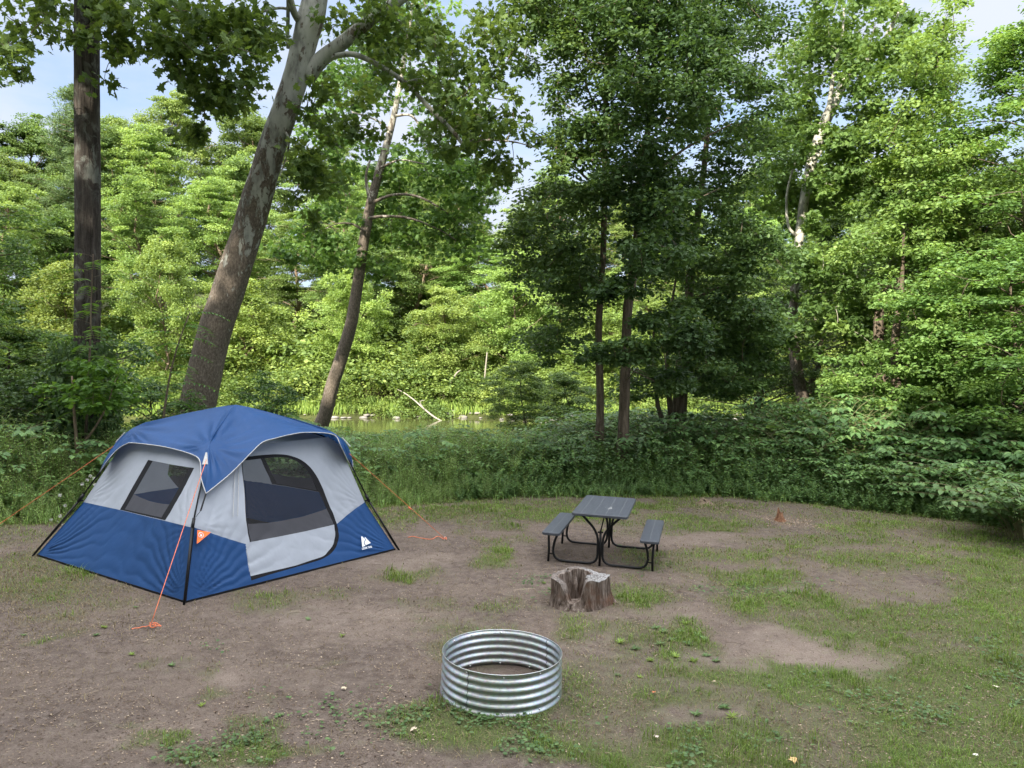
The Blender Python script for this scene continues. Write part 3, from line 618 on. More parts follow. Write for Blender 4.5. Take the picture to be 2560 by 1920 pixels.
# 4 white sycamore on the right, partly hidden
def white_sycamore():
    Yd = 23.0
    pts = [(2030, 1070, 34), (2012, 1015, 30), (1993, 929, 29), (1983, 839, 25), (1984, 760, 22), (1990, 680, 20), (1997, 607, 21), (2004, 550, 22), (2012, 492, 23), (2032, 393, 25), (2058, 318, 26), (2078, 272, 27), (2119, 190, 22), (2160, 160, 16), (2200, 120, 13), (2250, 20, 9), (2290, -100, 4)]
    (tv, tf), Pc, Wc = near_trunk(pts, Yd, 0, None, None, 24, .07, 25, 8)
    e = empty('white_sycamore', (Pc[0][0], Yd, float(gz(Pc[0][0], Yd))), 'leaning sycamore with brown lower trunk and bright white upper trunk, right of the dark trees', 'tree')
    ms = sycmat('white_sycamore_bark', 2.6, 6.5, (.40, .38, .33)); wobj('trunk', tv, tf, ms, e, smooth_=True); skel = [p for p in Pc if p[2] > 4]
    for li, l in enumerate([[(2065, 310, 14), (2075, 250, 12), (2085, 180, 9), (2105, 90, 7), (2110, 20, 4)], [(2035, 400, 9), (2080, 350, 7), (2110, 320, 5), (2170, 290, 3)], [(1990, 590, 8), (1970, 560, 7), (1968, 480, 6), (1990, 400, 4), (2010, 330, 3)],
                            [(2000, 740, 6), (2030, 720, 5), (2070, 690, 4)], [(2000, 620, 5), (2060, 640, 4), (2120, 660, 2)]]):
        (v, f), pc, wc = near_trunk(l, Yd - .4, 0, None, None, 8, .04, li + 60, 5); wobj('limb', v, f, ms, e, smooth_=True); skel.extend(pc)
    regs = [(2150, 60, 140, 90, 23, 2, 44, .55), (2250, 200, 120, 110, 22.5, 2, 50, .55), (2050, 130, 100, 100, 23, 2, 36, .5), (2200, 360, 110, 90, 22, 1.5, 36, .5), (1960, 330, 70, 90, 22.5, 1.5, 26, .45), (2130, 480, 80, 60, 22, 1.5, 26, .45), (2010, 690, 70, 70, 21.8, .7, 16, .38), (1990, 520, 60, 60, 24.5, 1, 16, .42), (2050, 420, 80, 90, 25, 1, 22, .45), (2080, 430, 60, 70, 22, .8, 22, .4), (1940, 470, 60, 70, 24, 1, 22, .42), (2000, 300, 60, 80, 24.5, 1, 24, .45), (2110, 330, 50, 60, 22.2, .6, 12, .36), (2040, 560, 60, 40, 21.8, .6, 5, .3), (2000, 850, 60, 40, 21.5, .6, 8, .34),
            (2100, 660, 80, 70, 21.5, 1.3, 22, .42), (2160, 780, 90, 60, 21, 1.3, 24, .42), (2080, 800, 60, 60, 21.5, 1.2, 12, .4), (2200, 880, 70, 60, 21, 1.2, 12, .4), (2180, -120, 200, 100, 23, 2, 40, .6)]
    Cs, (V, F, ti), tw = crown_regions(regs, 19, 75, .13, 'lobed', flat=.6, up=.9, twigs=skel, trad=.009)
    crown_obj(e, V, F, ti, tw, M['leaf_right'], M['bark_pale'])
white_sycamore()
# 5 group of dark broadleaf trees in the middle
def dark_tree(name, Yd, pts, regs, label, seed, limbs=(), bark='bark', leaf='leaf_dark', size=.10, n=115, flat=.45, tpl='oval'):
    (tv, tf), Pc, Wc = near_trunk(pts, Yd, 0, None, None, 18, .08, seed, 6)
    e = empty(name, (Pc[0][0], Yd, float(gz(Pc[0][0], Yd))), label, 'tree'); wobj('trunk', tv, tf, M[bark], e, smooth_=True); skel = [p for p in Pc if p[2] > 1.6]
    for li, l in enumerate(limbs):
        (v, f), pc, wc = near_trunk(l, Yd - .3, 0, None, None, 8, .04, li + seed, 5); wobj('limb', v, f, M[bark], e, smooth_=True); skel.extend(pc)
    regs = [(a_, b_, c_, d_, e2_, f_, max(3, int(g_ * (.88 if leaf == 'leaf_dark' else .95))), h_) for (a_, b_, c_, d_, e2_, f_, g_, h_) in regs]
    Cs, (V, F, ti), tw = crown_regions(regs, seed, n, size, tpl, flat=flat, up=1.1, twigs=skel, trad=.010)
    crown_obj(e, V, F, ti, tw, M[leaf], M[bark]); return e
dark_tree('basswood_tree', 16.5, [(1498, 1100, 26), (1500, 1045, 20), (1500, 960, 19), (1497, 810, 17), (1508, 636, 15), (1511, 492, 15), (1514, 260, 13), (1520, 104, 12), (1532, -100, 8), (1540, -500, 4)],
  [(1420, 120, 130, 120, 16.5, 1.6, 44, .46), (1500, 60, 150, 110, 16.5, 1.8, 44, .48), (1440, 330, 110, 110, 16, 1.4, 34, .42), (1400, 540, 110, 90, 16, 1.5, 40, .45), (1440, 690, 120, 70, 16, 1.5, 38, .45), (1420, 850, 100, 80, 16.5, 1.4, 18, .42), (1330, 620, 80, 90, 16.5, 1, 22, .4), (1480, -150, 240, 110, 16.5, 2, 44, .6), (1340, 30, 60, 80, 16.3, 1, 14, .36)],
  'slender dark tree at the left of the shady clump, beside the sky gap', 31, [[(1515, 250, 8), (1480, 180, 6), (1440, 60, 4), (1420, -40, 2)], [(1510, 480, 7), (1460, 440, 6), (1390, 370, 4), (1320, 320, 2)], [(1514, 330, 6), (1480, 250, 5), (1450, 170, 3)]])
dark_tree('basswood_tree', 16.3, [(1553, 1150, 36), (1558, 1085, 28), (1563, 926, 25), (1569, 781, 24), (1581, 694, 22), (1592, 607, 20), (1595, 521, 19), (1604, 405, 17), (1621, 318, 15), (1635, 150, 12), (1650, -60, 9), (1660, -400, 4)],
  [(1600, 480, 130, 80, 14.6, 1.3, 50, .4), (1640, 620, 110, 60, 14.2, 1.2, 30, .36), (1540, 720, 60, 25, 13.6, .4, 8, .26), (1560, 880, 90, 30, 13.6, .5, 14, .28), (1680, 820, 110, 50, 13.8, .8, 20, .3), (1600, 300, 160, 110, 15, 1.6, 56, .45), (1700, 150, 160, 110, 15, 1.8, 56, .48), (1620, 40, 170, 90, 15.2, 1.8, 50, .5), (1600, -200, 260, 140, 15, 2, 60, .6), (1700, 950, 80, 30, 14, .6, 8, .28)],
  'dark tree whose grey trunk rises nearest the picnic table out of the bushes', 33, [[(1600, 470, 10), (1640, 430, 8), (1700, 380, 6), (1770, 340, 5), (1830, 310, 3)], [(1610, 560, 7), (1660, 540, 5), (1740, 500, 4), (1800, 470, 2)], [(1625, 300, 7), (1600, 230, 5), (1580, 130, 3)]])
dark_tree('maple_tree', 18.5, [(1685, 1120, 58), (1697, 1030, 38), (1704, 930, 33), (1708, 868, 26), (1722, 740, 22), (1731, 636, 20), (1743, 550, 17), (1760, 420, 14), (1775, 250, 11), (1785, 50, 8), (1790, -300, 4)],
  [(1760, 700, 150, 80, 18, 1.8, 56, .5), (1800, 800, 170, 60, 17.5, 1.8, 60, .48), (1760, 900, 180, 50, 17.5, 1.8, 50, .44), (1800, 960, 130, 30, 17.5, 1.5, 24, .4), (1760, 560, 150, 80, 18, 1.8, 50, .5), (1780, 400, 170, 90, 18.5, 2, 56, .5), (1800, 230, 170, 100, 18.5, 2, 60, .52), (1800, 60, 170, 90, 18.5, 2, 52, .55), (1820, -160, 240, 110, 18.5, 2, 50, .6), (1620, 960, 80, 40, 18, 1, 14, .4), (1900, 640, 90, 60, 18, 1.5, 26, .45), (1900, 860, 90, 50, 18, 1.5, 22, .42)],
  'thick trunked maple with several stems in the middle of the shady clump', 35, [[(1660, 1060, 14), (1645, 1015, 11), (1638, 950, 9), (1632, 880, 7), (1640, 780, 4)], [(1680, 1060, 16), (1672, 980, 13), (1668, 900, 11), (1680, 760, 7), (1700, 640, 4)], [(1720, 760, 8), (1770, 730, 6), (1850, 700, 4)], [(1715, 900, 8), (1770, 880, 6), (1850, 870, 5), (1920, 860, 3)]], flat=.35, size=.10, leaf='leaf_dark')
dark_tree('maple_tree', 20.5, [(2200, 1060, 40), (2200, 926, 26), (2196, 810, 24), (2210, 740, 20), (2250, 700, 17), (2264, 665, 17), (2272, 590, 16), (2281, 532, 14), (2300, 470, 10), (2330, 420, 7), (2370, 330, 4)],
  [(2300, 330, 120, 90, 20.5, 2, 46, .5), (2380, 460, 100, 90, 20, 2, 42, .5), (2250, 560, 110, 70, 20, 1.8, 40, .46), (2330, 160, 80, 90, 20.5, 2, 30, .48), (2180, 620, 90, 60, 20, 1.6, 26, .44), (2360, 620, 110, 60, 20, 1.6, 34, .46), (2370, 40, 50, 60, 20.5, 1, 10, .42), (2450, 380, 60, 40, 20, 1, 8, .35), (2250, 420, 60, 50, 20, 1, 12, .4)],
  'tall yellow green maple on the right with a forked grey trunk against the sky', 37, [[(2285, 520, 8), (2320, 500, 6), (2360, 440, 5), (2400, 400, 3)], [(2290, 640, 7), (2350, 600, 5), (2430, 560, 3)]], leaf='leaf_right', flat=.42, size=.105)
dark_tree('maple_tree', 19.0, [(2245, 1060, 34), (2240, 940, 22), (2238, 860, 20), (2245, 780, 15), (2255, 700, 10), (2260, 560, 5)],
  [(2330, 760, 120, 50, 18, 1.6, 46, .44), (2420, 850, 120, 50, 17.5, 1.6, 46, .44), (2300, 900, 120, 50, 18, 1.6, 34, .42), (2480, 720, 90, 60, 17.5, 1.5, 36, .44), (2480, 960, 110, 40, 16.5, 1.3, 30, .38), (2360, 1000, 110, 40, 17, 1.3, 24, .38), (2250, 990, 90, 40, 18, 1.2, 16, .38), (2120, 940, 90, 50, 18.5, 1.2, 20, .38)],
  'low spreading maple with thin dark trunk and layered boughs at the right', 39, leaf='leaf_right', flat=.32, size=.095, n=135)
for i, (px, Yd, v, s, h, lab) in enumerate([(2520, 19, 2, 1.0, .78, 'bushy green maple at the right edge, tallest against the corner sky'), (2620, 15.5, 3, 1.1, .75, 'low leafy maple at the right edge above the broad leaved shrubs'), (2440, 22, 3, 1.3, 1.15, 'fresh green maple behind the layered boughs near the right edge'),
        (2050, 27, 0, .9, .62, 'shaded tree on the river bank behind the white trunked sycamore'), (1880, 25, 1, .85, .45, 'shaded small tree on the near river bank behind the thick maple'), (2330, 27, 2, 1, .85, 'pale green tree farther back near the right, below the sky'),
        (2780, 21, 1, 1.1, .85, 'dark tree mostly beyond the right edge of the view'), (1400, 24, 3, .7, .42, 'small shaded tree by the river left of the slender dark trunk'), (1330, 22.5, 3, .55, .38, 'little leafy sapling by the river in front of the bright far bank')]):
    x = at(px, 900, Yd)[0]; place_tree('broadleaf_tree', NEAR[v], (x, Yd, float(gz(x, Yd))), i * 1.9, (s, h), lab, 'tree')
for i, (px, Yd, v, s, h, lab) in enumerate([(-40, 15.5, 3, .7, .42, 'dark bushy young tree at the left edge behind the weeds'), (100, 17.5, 3, .6, .34, 'leafy young tree left of the dark straight trunk'), (-260, 18, 1, .9, .7, 'shaded tree just beyond the left edge of the view')]):
    x = at(px, 900, Yd)[0]; place_tree('broadleaf_tree', NEAR[v], (x, Yd, float(gz(x, Yd))), i * 2.3, (s, h), lab, 'tree')

# ------------------------------------------------------------------ undergrowth
def knot_plant(seed, h=1.3, leaf=.125, arch=.5, nl=26, branch=4):
    """arching stem with alternate broad leaves on side shoots"""
    r = np.random.default_rng(seed); th = r.uniform(0, 6.28); d = np.array([math.cos(th), math.sin(th), 0])
    t = np.linspace(0, 1, 9)[:, None]; st = np.array([0, 0, 1]) * h * (t - .22 * t ** 3) + d * arch * h * t ** 2
    parts = [tube(st, np.linspace(.009, .003, 9), 4, False)]; P, U, Nn, S = [], [], [], []
    def sprig(path, n, s):
        for i in range(n):
            q = .25 + .75 * (i + .5) / n; k = q * (len(path) - 1); a = int(min(len(path) - 2, k)); p = path[a] + (path[a + 1] - path[a]) * (k - a); ax = nrm(path[a + 1] - path[a])
            side = nrm(np.cross(ax, [0, 0, 1])) * (1 if i % 2 else -1)
            P.append(p + side * .02); U.append(nrm(side * 1.0 + ax * .55 + np.array([0, 0, -.28 + r.normal(0, .12)]))); Nn.append(np.array([0, 0, 1]) + r.normal(0, .22, 3)); S.append(s * r.uniform(.75, 1.15) * (1 - .25 * q))
        P.append(path[-1]); U.append(nrm(path[-1] - path[-2]) + [0, 0, -.2]); Nn.append(np.array([0, 0, 1.])); S.append(s * .8)
    sprig(st, nl // 3, leaf)
    for b in range(branch):
        q = r.uniform(.35, .95); k = q * 8; a = int(min(7, k)); p = st[a]; ph = r.uniform(0, 6.28); L = h * r.uniform(.25, .45)
        e = p + np.array([math.cos(ph) * L, math.sin(ph) * L, L * r.uniform(.0, .35)]); pth = path_between(p, e, r, .05, 5, .12); parts.append(tube(pth, np.linspace(.004, .0015, 5), 3, False)); sprig(pth, int(nl / 3.2), leaf)
    V, F, ti = leaves(np.array(P), np.array(U), np.array(Nn), np.array(S), 'oval', np.clip(r.normal(.45, .2, len(P)), 0, 1))
    (sv, sf) = join(parts); return V, F, ti, sv, sf
def weed_plant(seed, h=.7, n=90, leaf=.055, tpl='narrow', spread=.1):
    r = np.random.default_rng(seed); parts = []; P, U, Nn, S = [], [], [], []
    for s in range(r.integers(2, 5)):
        b = np.array([r.normal(0, spread), r.normal(0, spread), 0]); tip = b + [r.normal(0, .13), r.normal(0, .13), h * r.uniform(.65, 1)]
        pth = path_between(b, tip, r, .06, 6); parts.append(tube(pth, np.linspace(.004, .0015, 6), 3, False)); m_ = n // 3
        q = np.linspace(.12, 1, m_); k = q * 5; a = np.minimum(4, k.astype(int)); p = pth[a] + (pth[a + 1] - pth[a]) * (k - a)[:, None]; ph = np.arange(m_) * 2.4 + r.uniform(0, 6)
        P.append(p); U.append(np.stack([np.cos(ph), np.sin(ph), .25 + r.normal(0, .25, m_)], 1)); Nn.append(np.tile([0, 0, 1.], (m_, 1)) + r.normal(0, .3, (m_, 3))); S.append(leaf * (1.15 - .6 * q) * r.uniform(.8, 1.3, m_))
    P, U, Nn, S = map(np.concatenate, (P, U, Nn, S)); V, F, ti = leaves(P, U, Nn, S, tpl, np.clip(r.normal(.5, .18, len(P)), 0, 1)); sv, sf = join(parts); return V, F, ti, sv, sf
def scatter(name, variants, pts, rot, sc, which, leafm, stemm, tvar=.15, seed=0):
    """many small plants nobody could count, joined as one object"""
    r = np.random.default_rng(seed); Vs, Fs, Ts, mi, n = [], [], [], [], 0
    for vi, (V, F, ti, sv, sf) in enumerate(variants):
        sel = np.where(which == vi)[0]
        if not len(sel): continue
        f3 = [f for f in (sf if isinstance(sf, list) else [sf])]; stri = np.concatenate([f if f.shape[1] == 3 else np.vstack([f[:, [0, 1, 2]], f[:, [0, 2, 3]]]) for f in f3]) if sv is not None else np.zeros((0, 3), int)
        A = np.vstack([V, sv]) if sv is not None else V; FF = np.vstack([F, stri + len(V)]); TT = np.concatenate([ti, np.full(len(A) - len(ti), .5)])
        M0 = np.concatenate([np.zeros(len(F), int), np.ones(len(stri), int)])
        c, s = np.cos(rot[sel]), np.sin(rot[sel]); B = A[None] * sc[sel][:, None, :]
        W = np.stack([B[..., 0] * c[:, None] - B[..., 1] * s[:, None], B[..., 0] * s[:, None] + B[..., 1] * c[:, None], B[..., 2]], -1) + pts[sel][:, None]
        Vs.append(W.reshape(-1, 3)); Fs.append((FF[None] + (np.arange(len(sel)) * len(A))[:, None, None]).reshape(-1, 3) + n); n += len(sel) * len(A)
        Ts.append(np.clip(TT[None] + r.normal(0, tvar, len(sel))[:, None], 0, 1).ravel()); mi.append(np.tile(M0, len(sel)))
    return obj(name, mesh(name, np.concatenate(Vs), np.concatenate(Fs), [leafm, stemm], tint=np.concatenate(Ts), midx=np.concatenate(mi)))
M['stem'] = simple('stem', (.16, .15, .07), .7)
TOPX = [-400, 0, 100, 170, 260, 640, 700, 850, 950, 1000, 1100, 1200, 1300, 1380, 1450, 1560, 1650, 1740, 1800, 1860, 1930, 2010, 2150, 2260, 2400, 2560, 3000]
TOPY = [1040, 1050, 1080, 1110, 1100, 1045, 1062, 1084, 1092, 1086, 1076, 1086, 1088, 1066, 1036, 1034, 1040, 1040, 1048, 1040, 1015, 995, 990, 1000, 1030, 1050, 1050]
def plant_h(x, y, z, front):
    px, _ = proj(np.stack([x, y, z], -1)); ty = np.interp(px, TOPX, TOPY)
    # allowed height so that the thicket's skyline keeps its profile
    lim = CAM_H - (ty - 893) / FPX * y - z
    lump = .6 + .8 * fbm(x, y, .75, 57, 3)
    return np.clip(np.minimum(lim * (.78 + .4 * fbm(x, y, 1.3, 58, 2)), (.4 + 1.25 * smooth(0, 2.6, front)) * lump), .22, 1.9), px
r = np.random.default_rng(41)
KV = [knot_plant(200 + i, 1.25, .145) for i in range(6)]; WV = [weed_plant(230 + i, .7, 130, .065) for i in range(6)]
BV = [weed_plant(250 + i, .6, 70, .085, 'oval', .12) for i in range(4)]
def ug(name, variants, n, x0, x1, f0, f1, base_h, seed, leafm, cond=None, hmul=1.0, label=None, cat='undergrowth', zf=None):
    r = np.random.default_rng(seed); x = r.uniform(x0, x1, n); fr = f0 + (f1 - f0) * r.random(n) ** .8; y = edge_y(x) + fr + .35 * (fbm(x, x * 0, 1.1, 5) - .5)
    z = gz(x, y); h, px = plant_h(x, y, z, fr); keep = h > .2
    if cond is not None: keep &= cond(x, y, px, fr)
    keep &= ~((x > -6.6) & (x < -.9) & (y < 12.0))
    x, y, z, h = x[keep], y[keep], z[keep], h[keep]
    s = h * hmul * r.uniform(.62, 1.12, len(x)) / base_h; o = scatter(name, variants, np.stack([x, y, z - .02], 1), r.uniform(0, 6.28, len(x)), np.stack([np.clip(s, .55, 1.3)] * 2 + [s], 1), r.integers(0, len(variants), len(x)), leafm, M['stem'], .14, seed)
    tag(o, label, cat, kind='stuff'); return o
ug('broadleaf_undergrowth', KV, 4300, -14, 15, .7, 8.0, 1.06, 51, M['leaf_knot'], None, 1.05, 'dark green broad leaved thicket covering the river bank behind the clearing')
feather = lambda x, y, px, fr: (px < 1320) | (fr < 1.3)
ug('feathery_weeds', WV, 5200, -14, 5, -.1, 3.2, .7, 52, M['leaf_weed'], lambda x, y, px, fr: (px < 1330) & ((px > 820) | (px < 420)), 1.15, 'soft feathery weeds standing along the left and middle edge of the clearing', 'weeds')
ug('edge_weeds', BV, 2600, -1, 12, -.15, 1.6, .6, 53, M['leaf_knot'], lambda x, y, px, fr: px > 1150, .9, 'low leafy weeds along the mown edge of the clearing', 'weeds')
# bright thicket along the far bank
def bush_variant(seed, n=420, leaf=.16):
    r = np.random.default_rng(seed); k = 7; C = np.stack([r.normal(0, .45, k), r.normal(0, .45, k), r.uniform(.35, 1.5, k)], 1)
    V, F, ti = clump_leaves(C, r.uniform(.35, .62, k), .75, n // k, leaf, 'oval', r, up=.7); sv, sf = join([tube(path_between([c[0] * .3, c[1] * .3, 0], c, r, .06, 4), np.linspace(.012, .004, 4), 3, False) for c in C]); return V, F, ti, sv, sf
FB = [bush_variant(270 + i) for i in range(5)]
r = np.random.default_rng(61); n = 820; x = r.uniform(-42, 44, n); y = 45.4 + 5.2 * r.random(n) ** 1.1 + .6 * np.sin(x * .4); z = gz(x, y); s = r.uniform(.5, 1.0, n) * (.9 + .35 * smooth(45.5, 49, y)) * (.55 + .9 * fbm(x, y, .35, 19))
o = scatter('far_bank_thicket', FB, np.stack([x, y, z - .15], 1), r.uniform(0, 6.28, n), np.stack([s * 1.15, s * 1.15, s], 1), r.integers(0, 5, n), M['leaf_bank'], M['stem'], .18, 61)
tag(o, 'sunlit yellow green thicket lining the far river bank', 'undergrowth', kind='stuff')
r = np.random.default_rng(62); n = 520; x = r.uniform(-48, 50, n); y = r.uniform(50, 64, n); z = gz(x, y); s = r.uniform(.8, 1.6, n)
o = scatter('forest_undergrowth', FB, np.stack([x, y, z - .1], 1), r.uniform(0, 6.28, n), np.stack([s * 1.5, s * 1.5, s * 1.2], 1), r.integers(0, 5, n), M['leaf_far_yellow'], M['stem'], .15, 62)
tag(o, 'shaded and sunlit undergrowth beneath the far bank woods', 'undergrowth', kind='stuff')
# low reeds at the far waterline
r = np.random.default_rng(63); n = 9000; x = r.uniform(-30, 34, n); wob_ = 1.2 * np.sin(x * .21) + .6 * np.sin(x * .53 + 1); y = 45.3 - wob_ * .5 + r.uniform(0, 1.0, n); z = gz(x, y)
V, F, ti = leaves(np.stack([x, y, z], 1), np.stack([r.normal(0, .25, n), r.normal(0, .25, n), np.ones(n)], 1), r.normal(size=(n, 3)), r.uniform(.25, .6, n), 'narrow', r.uniform(.3, 1, n))
tag(obj('waterline_grass', mesh('waterline_grass', V, F, M['leaf_bank'], tint=ti)), 'bright grass fringe at the far waterline', 'grass', kind='stuff')

# broad leaved knotweed shrubs at the right edge of the clearing, one by one
def big_shrub(seed, ns, h, rad, leaf=.16, lean=(-.5, -.7)):
    r = np.random.default_rng(seed); parts = []; P, U, Nn, S = [], [], [], []
    for s in range(ns):
        th = r.uniform(0, 6.28); b = np.array([math.cos(th), math.sin(th), 0]) * rad * .3 * r.random(); hh = h * r.uniform(.45, 1.0)
        d = nrm(np.array([math.cos(th), math.sin(th), 0]) * 1.0 + np.array([lean[0], lean[1], 0]) * r.uniform(.2, 1.2)); out = rad * r.uniform(.6, 1.25)
        t = np.linspace(0, 1, 10)[:, None]; st = b + np.array([0, 0, 1]) * hh * (1.65 * t - .85 * t ** 2) + d * out * t ** 1.5; parts.append(tube(st, np.linspace(.011, .003, 10), 4, False))
        m_ = 15
        for i in range(m_):
            q = .28 + .72 * (i + .5) / m_; k = q * 9; a = int(min(8, k)); p = st[a] + (st[a + 1] - st[a]) * (k - a); ax = nrm(st[a + 1] - st[a]); side = nrm(np.cross(ax, [0, 0, 1])) * (1 if i % 2 else -1)
            P.append(p + side * .03); U.append(nrm(side + ax * .5 + [0, 0, -.45 + r.normal(0, .12)])); Nn.append(np.array([0, 0, 1]) + nrm(side) * .25 + r.normal(0, .15, 3)); S.append(leaf * r.uniform(.75, 1.15) * (1.05 - .35 * q))
        P.append(st[-1]); U.append(st[-1] - st[-2] + [0, 0, -.05]); Nn.append(np.array([0, 0, 1.])); S.append(leaf * .6)
    V, F, ti = leaves(np.array(P), np.array(U), np.array(Nn), np.array(S), 'oval', np.clip(r.normal(.45, .18, len(P)), 0, 1)); sv, sf = join(parts); return V, F, ti, sv, sf
SH = []
for i in range(3):
    V, F, ti, sv, sf = big_shrub(300 + i, 46, 1.25, 1.1); SH.append((mesh('shrub_stems%d' % i, sv, sf, M['stem'], smooth_=True), mesh('shrub_leaves%d' % i, V, F, M['leaf_knot'], tint=ti)))
for i, (px, py, s, lab) in enumerate([(2620, 1360, 1.15, 'broad leaved shrub at the right edge whose arching sprays reach lowest over the grass'), (2480, 1300, 1.1, 'broad leaved shrub second from the right edge with layered heart shaped leaves'), (2350, 1272, 1.0, 'broad leaved shrub third from the right edge of the clearing'),
        (2230, 1262, .9, 'broad leaved shrub fourth from the right edge, its pale sprays nodding over bare soil'), (2100, 1245, .85, 'smaller broad leaved shrub in front of the white trunked sycamore'), (2560, 1270, 1.45, 'tall broad leaved shrub behind the rightmost low shrub'), (2400, 1245, 1.45, 'tall broad leaved shrub in the second rank below the right maples'), (2250, 1225, 1.3, 'tall broad leaved shrub in the second rank, leftmost of the tall ones'), (2700, 1290, 1.6, 'tall broad leaved shrub just past the right edge'),
        (2060, 1215, 1.15, 'rounded broad leaved shrub at the foot of the leaning white trunk')]):
    zg = 0; P0 = at(px, py, 1); dz = (CAM_H - P0[2]); k_ = P0[0]; tt = CAM_H / (dz - .03 * k_); P = np.array([k_ * tt, tt, 0]); e = empty('broadleaf_shrub', (P[0], P[1] + .3, float(gz(P[0], P[1]))), lab, 'shrub', 'broad leaved shrubs along the right side of the clearing')
    e.rotation_euler = (0, 0, [.2, -.4, .1, .5, -.2, .3, -.1, .4, 0, .2][i]); e.scale = (s, s, s * .95); obj('stems', SH[i % 3][0], e); obj('foliage', SH[i % 3][1], e)
# left edge thicket: shrubs, fronds, vine, forked sapling
LS = []
for i in range(2):
    r = np.random.default_rng(330 + i); tv, ld = make_tree(330 + i, 2.6, .15, 1.1, 22, 70, 75, .085, 'oval', .03, (.2, .42), .5, shape='wide', lsides=3, tsides=5)
    LS.append((mesh('bush_stem%d' % i, tv[0], tv[1], M['bark'], smooth_=True), mesh('bush_leaf%d' % i, *ld[:2], M['leaf_dark'], tint=ld[2])))
for i, (x, y, s, lab) in enumerate([(q[0], q[1], q[2] * .78, q[3]) for q in [(-9.6, 13.4, 1.1, 'dark leafy bush at the far left edge behind the orange guy rope'), (-8.2, 13.9, 1.15, 'dark leafy bush left of the vine covered trunk'), (-6.9, 14.9, 1.0, 'dark leafy bush right behind the vine covered trunk'), (-5.9, 14.0, .85, 'small dark bush between the dark trunk and the tent roof'), (-8.9, 15.8, 1.5, 'taller dark bush in the shade behind the left weeds'), (-5.2, 16.4, 1.0, 'shaded bush behind the left slope of the tent roof'), (-11, 14.5, 1.5, 'large bush just outside the left edge')]]):
    e = empty('leafy_bush', (x, y, float(gz(x, y))), lab, 'bush', 'leafy bushes behind the left of the tent'); e.scale = (s, s, s * .9); e.rotation_euler = (0, 0, i * 1.7); obj('stem', LS[i % 2][0], e); obj('foliage', LS[i % 2][1], e)
def frond_sapling(x, y, h, nf, seed, label, lean=0):
    r = np.random.default_rng(seed); z0 = float(gz(x, y)); e = empty('frond_sapling', (x, y, z0), label, 'sapling'); st = path_between([0, 0, 0], [lean, 0, h], r, .05, 10); parts = [tube(st, np.linspace(.03, .008, 10), 6)]; P, U, Nn, S = [], [], [], []
    for f in range(nf):
        q = .3 + .7 * (f + .5) / nf; k = q * 9; a = int(min(8, k)); b = st[a] + (st[a + 1] - st[a]) * (k - a); th = f * 2.4 + r.uniform(-.4, .4); L = r.uniform(.55, .95)
        d = np.array([math.cos(th), math.sin(th), 0]); t = np.linspace(0, 1, 8)[:, None]; pth = b + d * L * t + np.array([0, 0, 1]) * L * (.45 * t - .6 * t ** 2); parts.append(tube(pth, np.linspace(.004, .0015, 8), 3, False))
        for i in range(18):
            q2 = .18 + .82 * (i // 2 + .5) / 9; kk = q2 * 7; aa = int(min(6, kk)); p = pth[aa] + (pth[aa + 1] - pth[aa]) * (kk - aa); sd = np.array([-d[1], d[0], 0]) * (1 if i % 2 else -1)
            P.append(p); U.append(nrm(sd + d * .35 + [0, 0, -.25])); Nn.append(np.array([0, 0, 1]) + r.normal(0, .2, 3)); S.append(.15 * (1.1 - .4 * abs(q2 - .5)) * r.uniform(.85, 1.1))
    V, F, ti = leaves(np.array(P), np.array(U), np.array(Nn), np.array(S), 'narrow', np.clip(r.normal(.5, .2, len(P)), 0, 1)); jv, jf = join(parts)
    obj('stem', mesh('stem', jv, jf, M['bark'], smooth_=True), e); obj('fronds', mesh('fronds', V, F, M['leaf_frond'], tint=ti), e)
frond_sapling(-7.3, 12.9, 4.1, 34, 71, 'sapling with feather shaped fronds growing in front of the dark straight trunk', .3)
frond_sapling(-6.3, 13.4, 3.2, 22, 72, 'sapling with feather shaped fronds right of the dark straight trunk', .7)
frond_sapling(-8.8, 13.2, 3.9, 28, 73, 'sapling with feather shaped fronds left of the dark trunk near the edge', -.3)
def forked_sapling():
    Yd = 12.6; e = empty('forked_sapling', tuple(at(196, 1290, Yd)), 'thin bare forked sapling in front of the vine covered trunk', 'sapling'); r = np.random.default_rng(5)
    for pts in ([(196, 1290, 11), (193, 1200, 9), (192, 1125, 9), (188, 1060, 8), (183, 1000, 6), (180, 940, 4)], [(195, 1125, 7), (230, 1080, 6), (265, 1020, 4), (285, 960, 3)], [(193, 1160, 4), (175, 1140, 2), (162, 1120, 1)]):
        (v, f), pc, wc = near_trunk(pts, Yd, 0, None, None, 8, .05, 3, 5); wobj('stem', v, f, M['bark_warm'], e, smooth_=True)
    Cs, (V, F, ti), tw = crown_regions([(210, 960, 110, 70, Yd, .5, 30, .22), (270, 1000, 60, 50, Yd, .4, 10, .2)], 77, 34, .11, 'oval', flat=.4, up=1.2, twigs=[at(183, 1000, Yd), at(285, 960, Yd), at(265, 1020, Yd)], trad=.005)
    crown_obj(e, V, F, ti, tw, M['leaf_frond'], M['bark_warm'], 'foliage')
forked_sapling()
r = np.random.default_rng(81); n = 5200; th = r.uniform(0, 6.28, n); z = r.uniform(.0, 1, n) ** 1.2 * 2.6; rad = .36 + .14 * (1 - z / 2.6) + r.uniform(-.04, .16, n); c0 = at(214, 1180, 13.6)
P = np.stack([c0[0] + rad * np.cos(th), 13.6 + rad * np.sin(th), z + .3], 1); d = np.stack([np.cos(th), np.sin(th), 0 * th], 1)
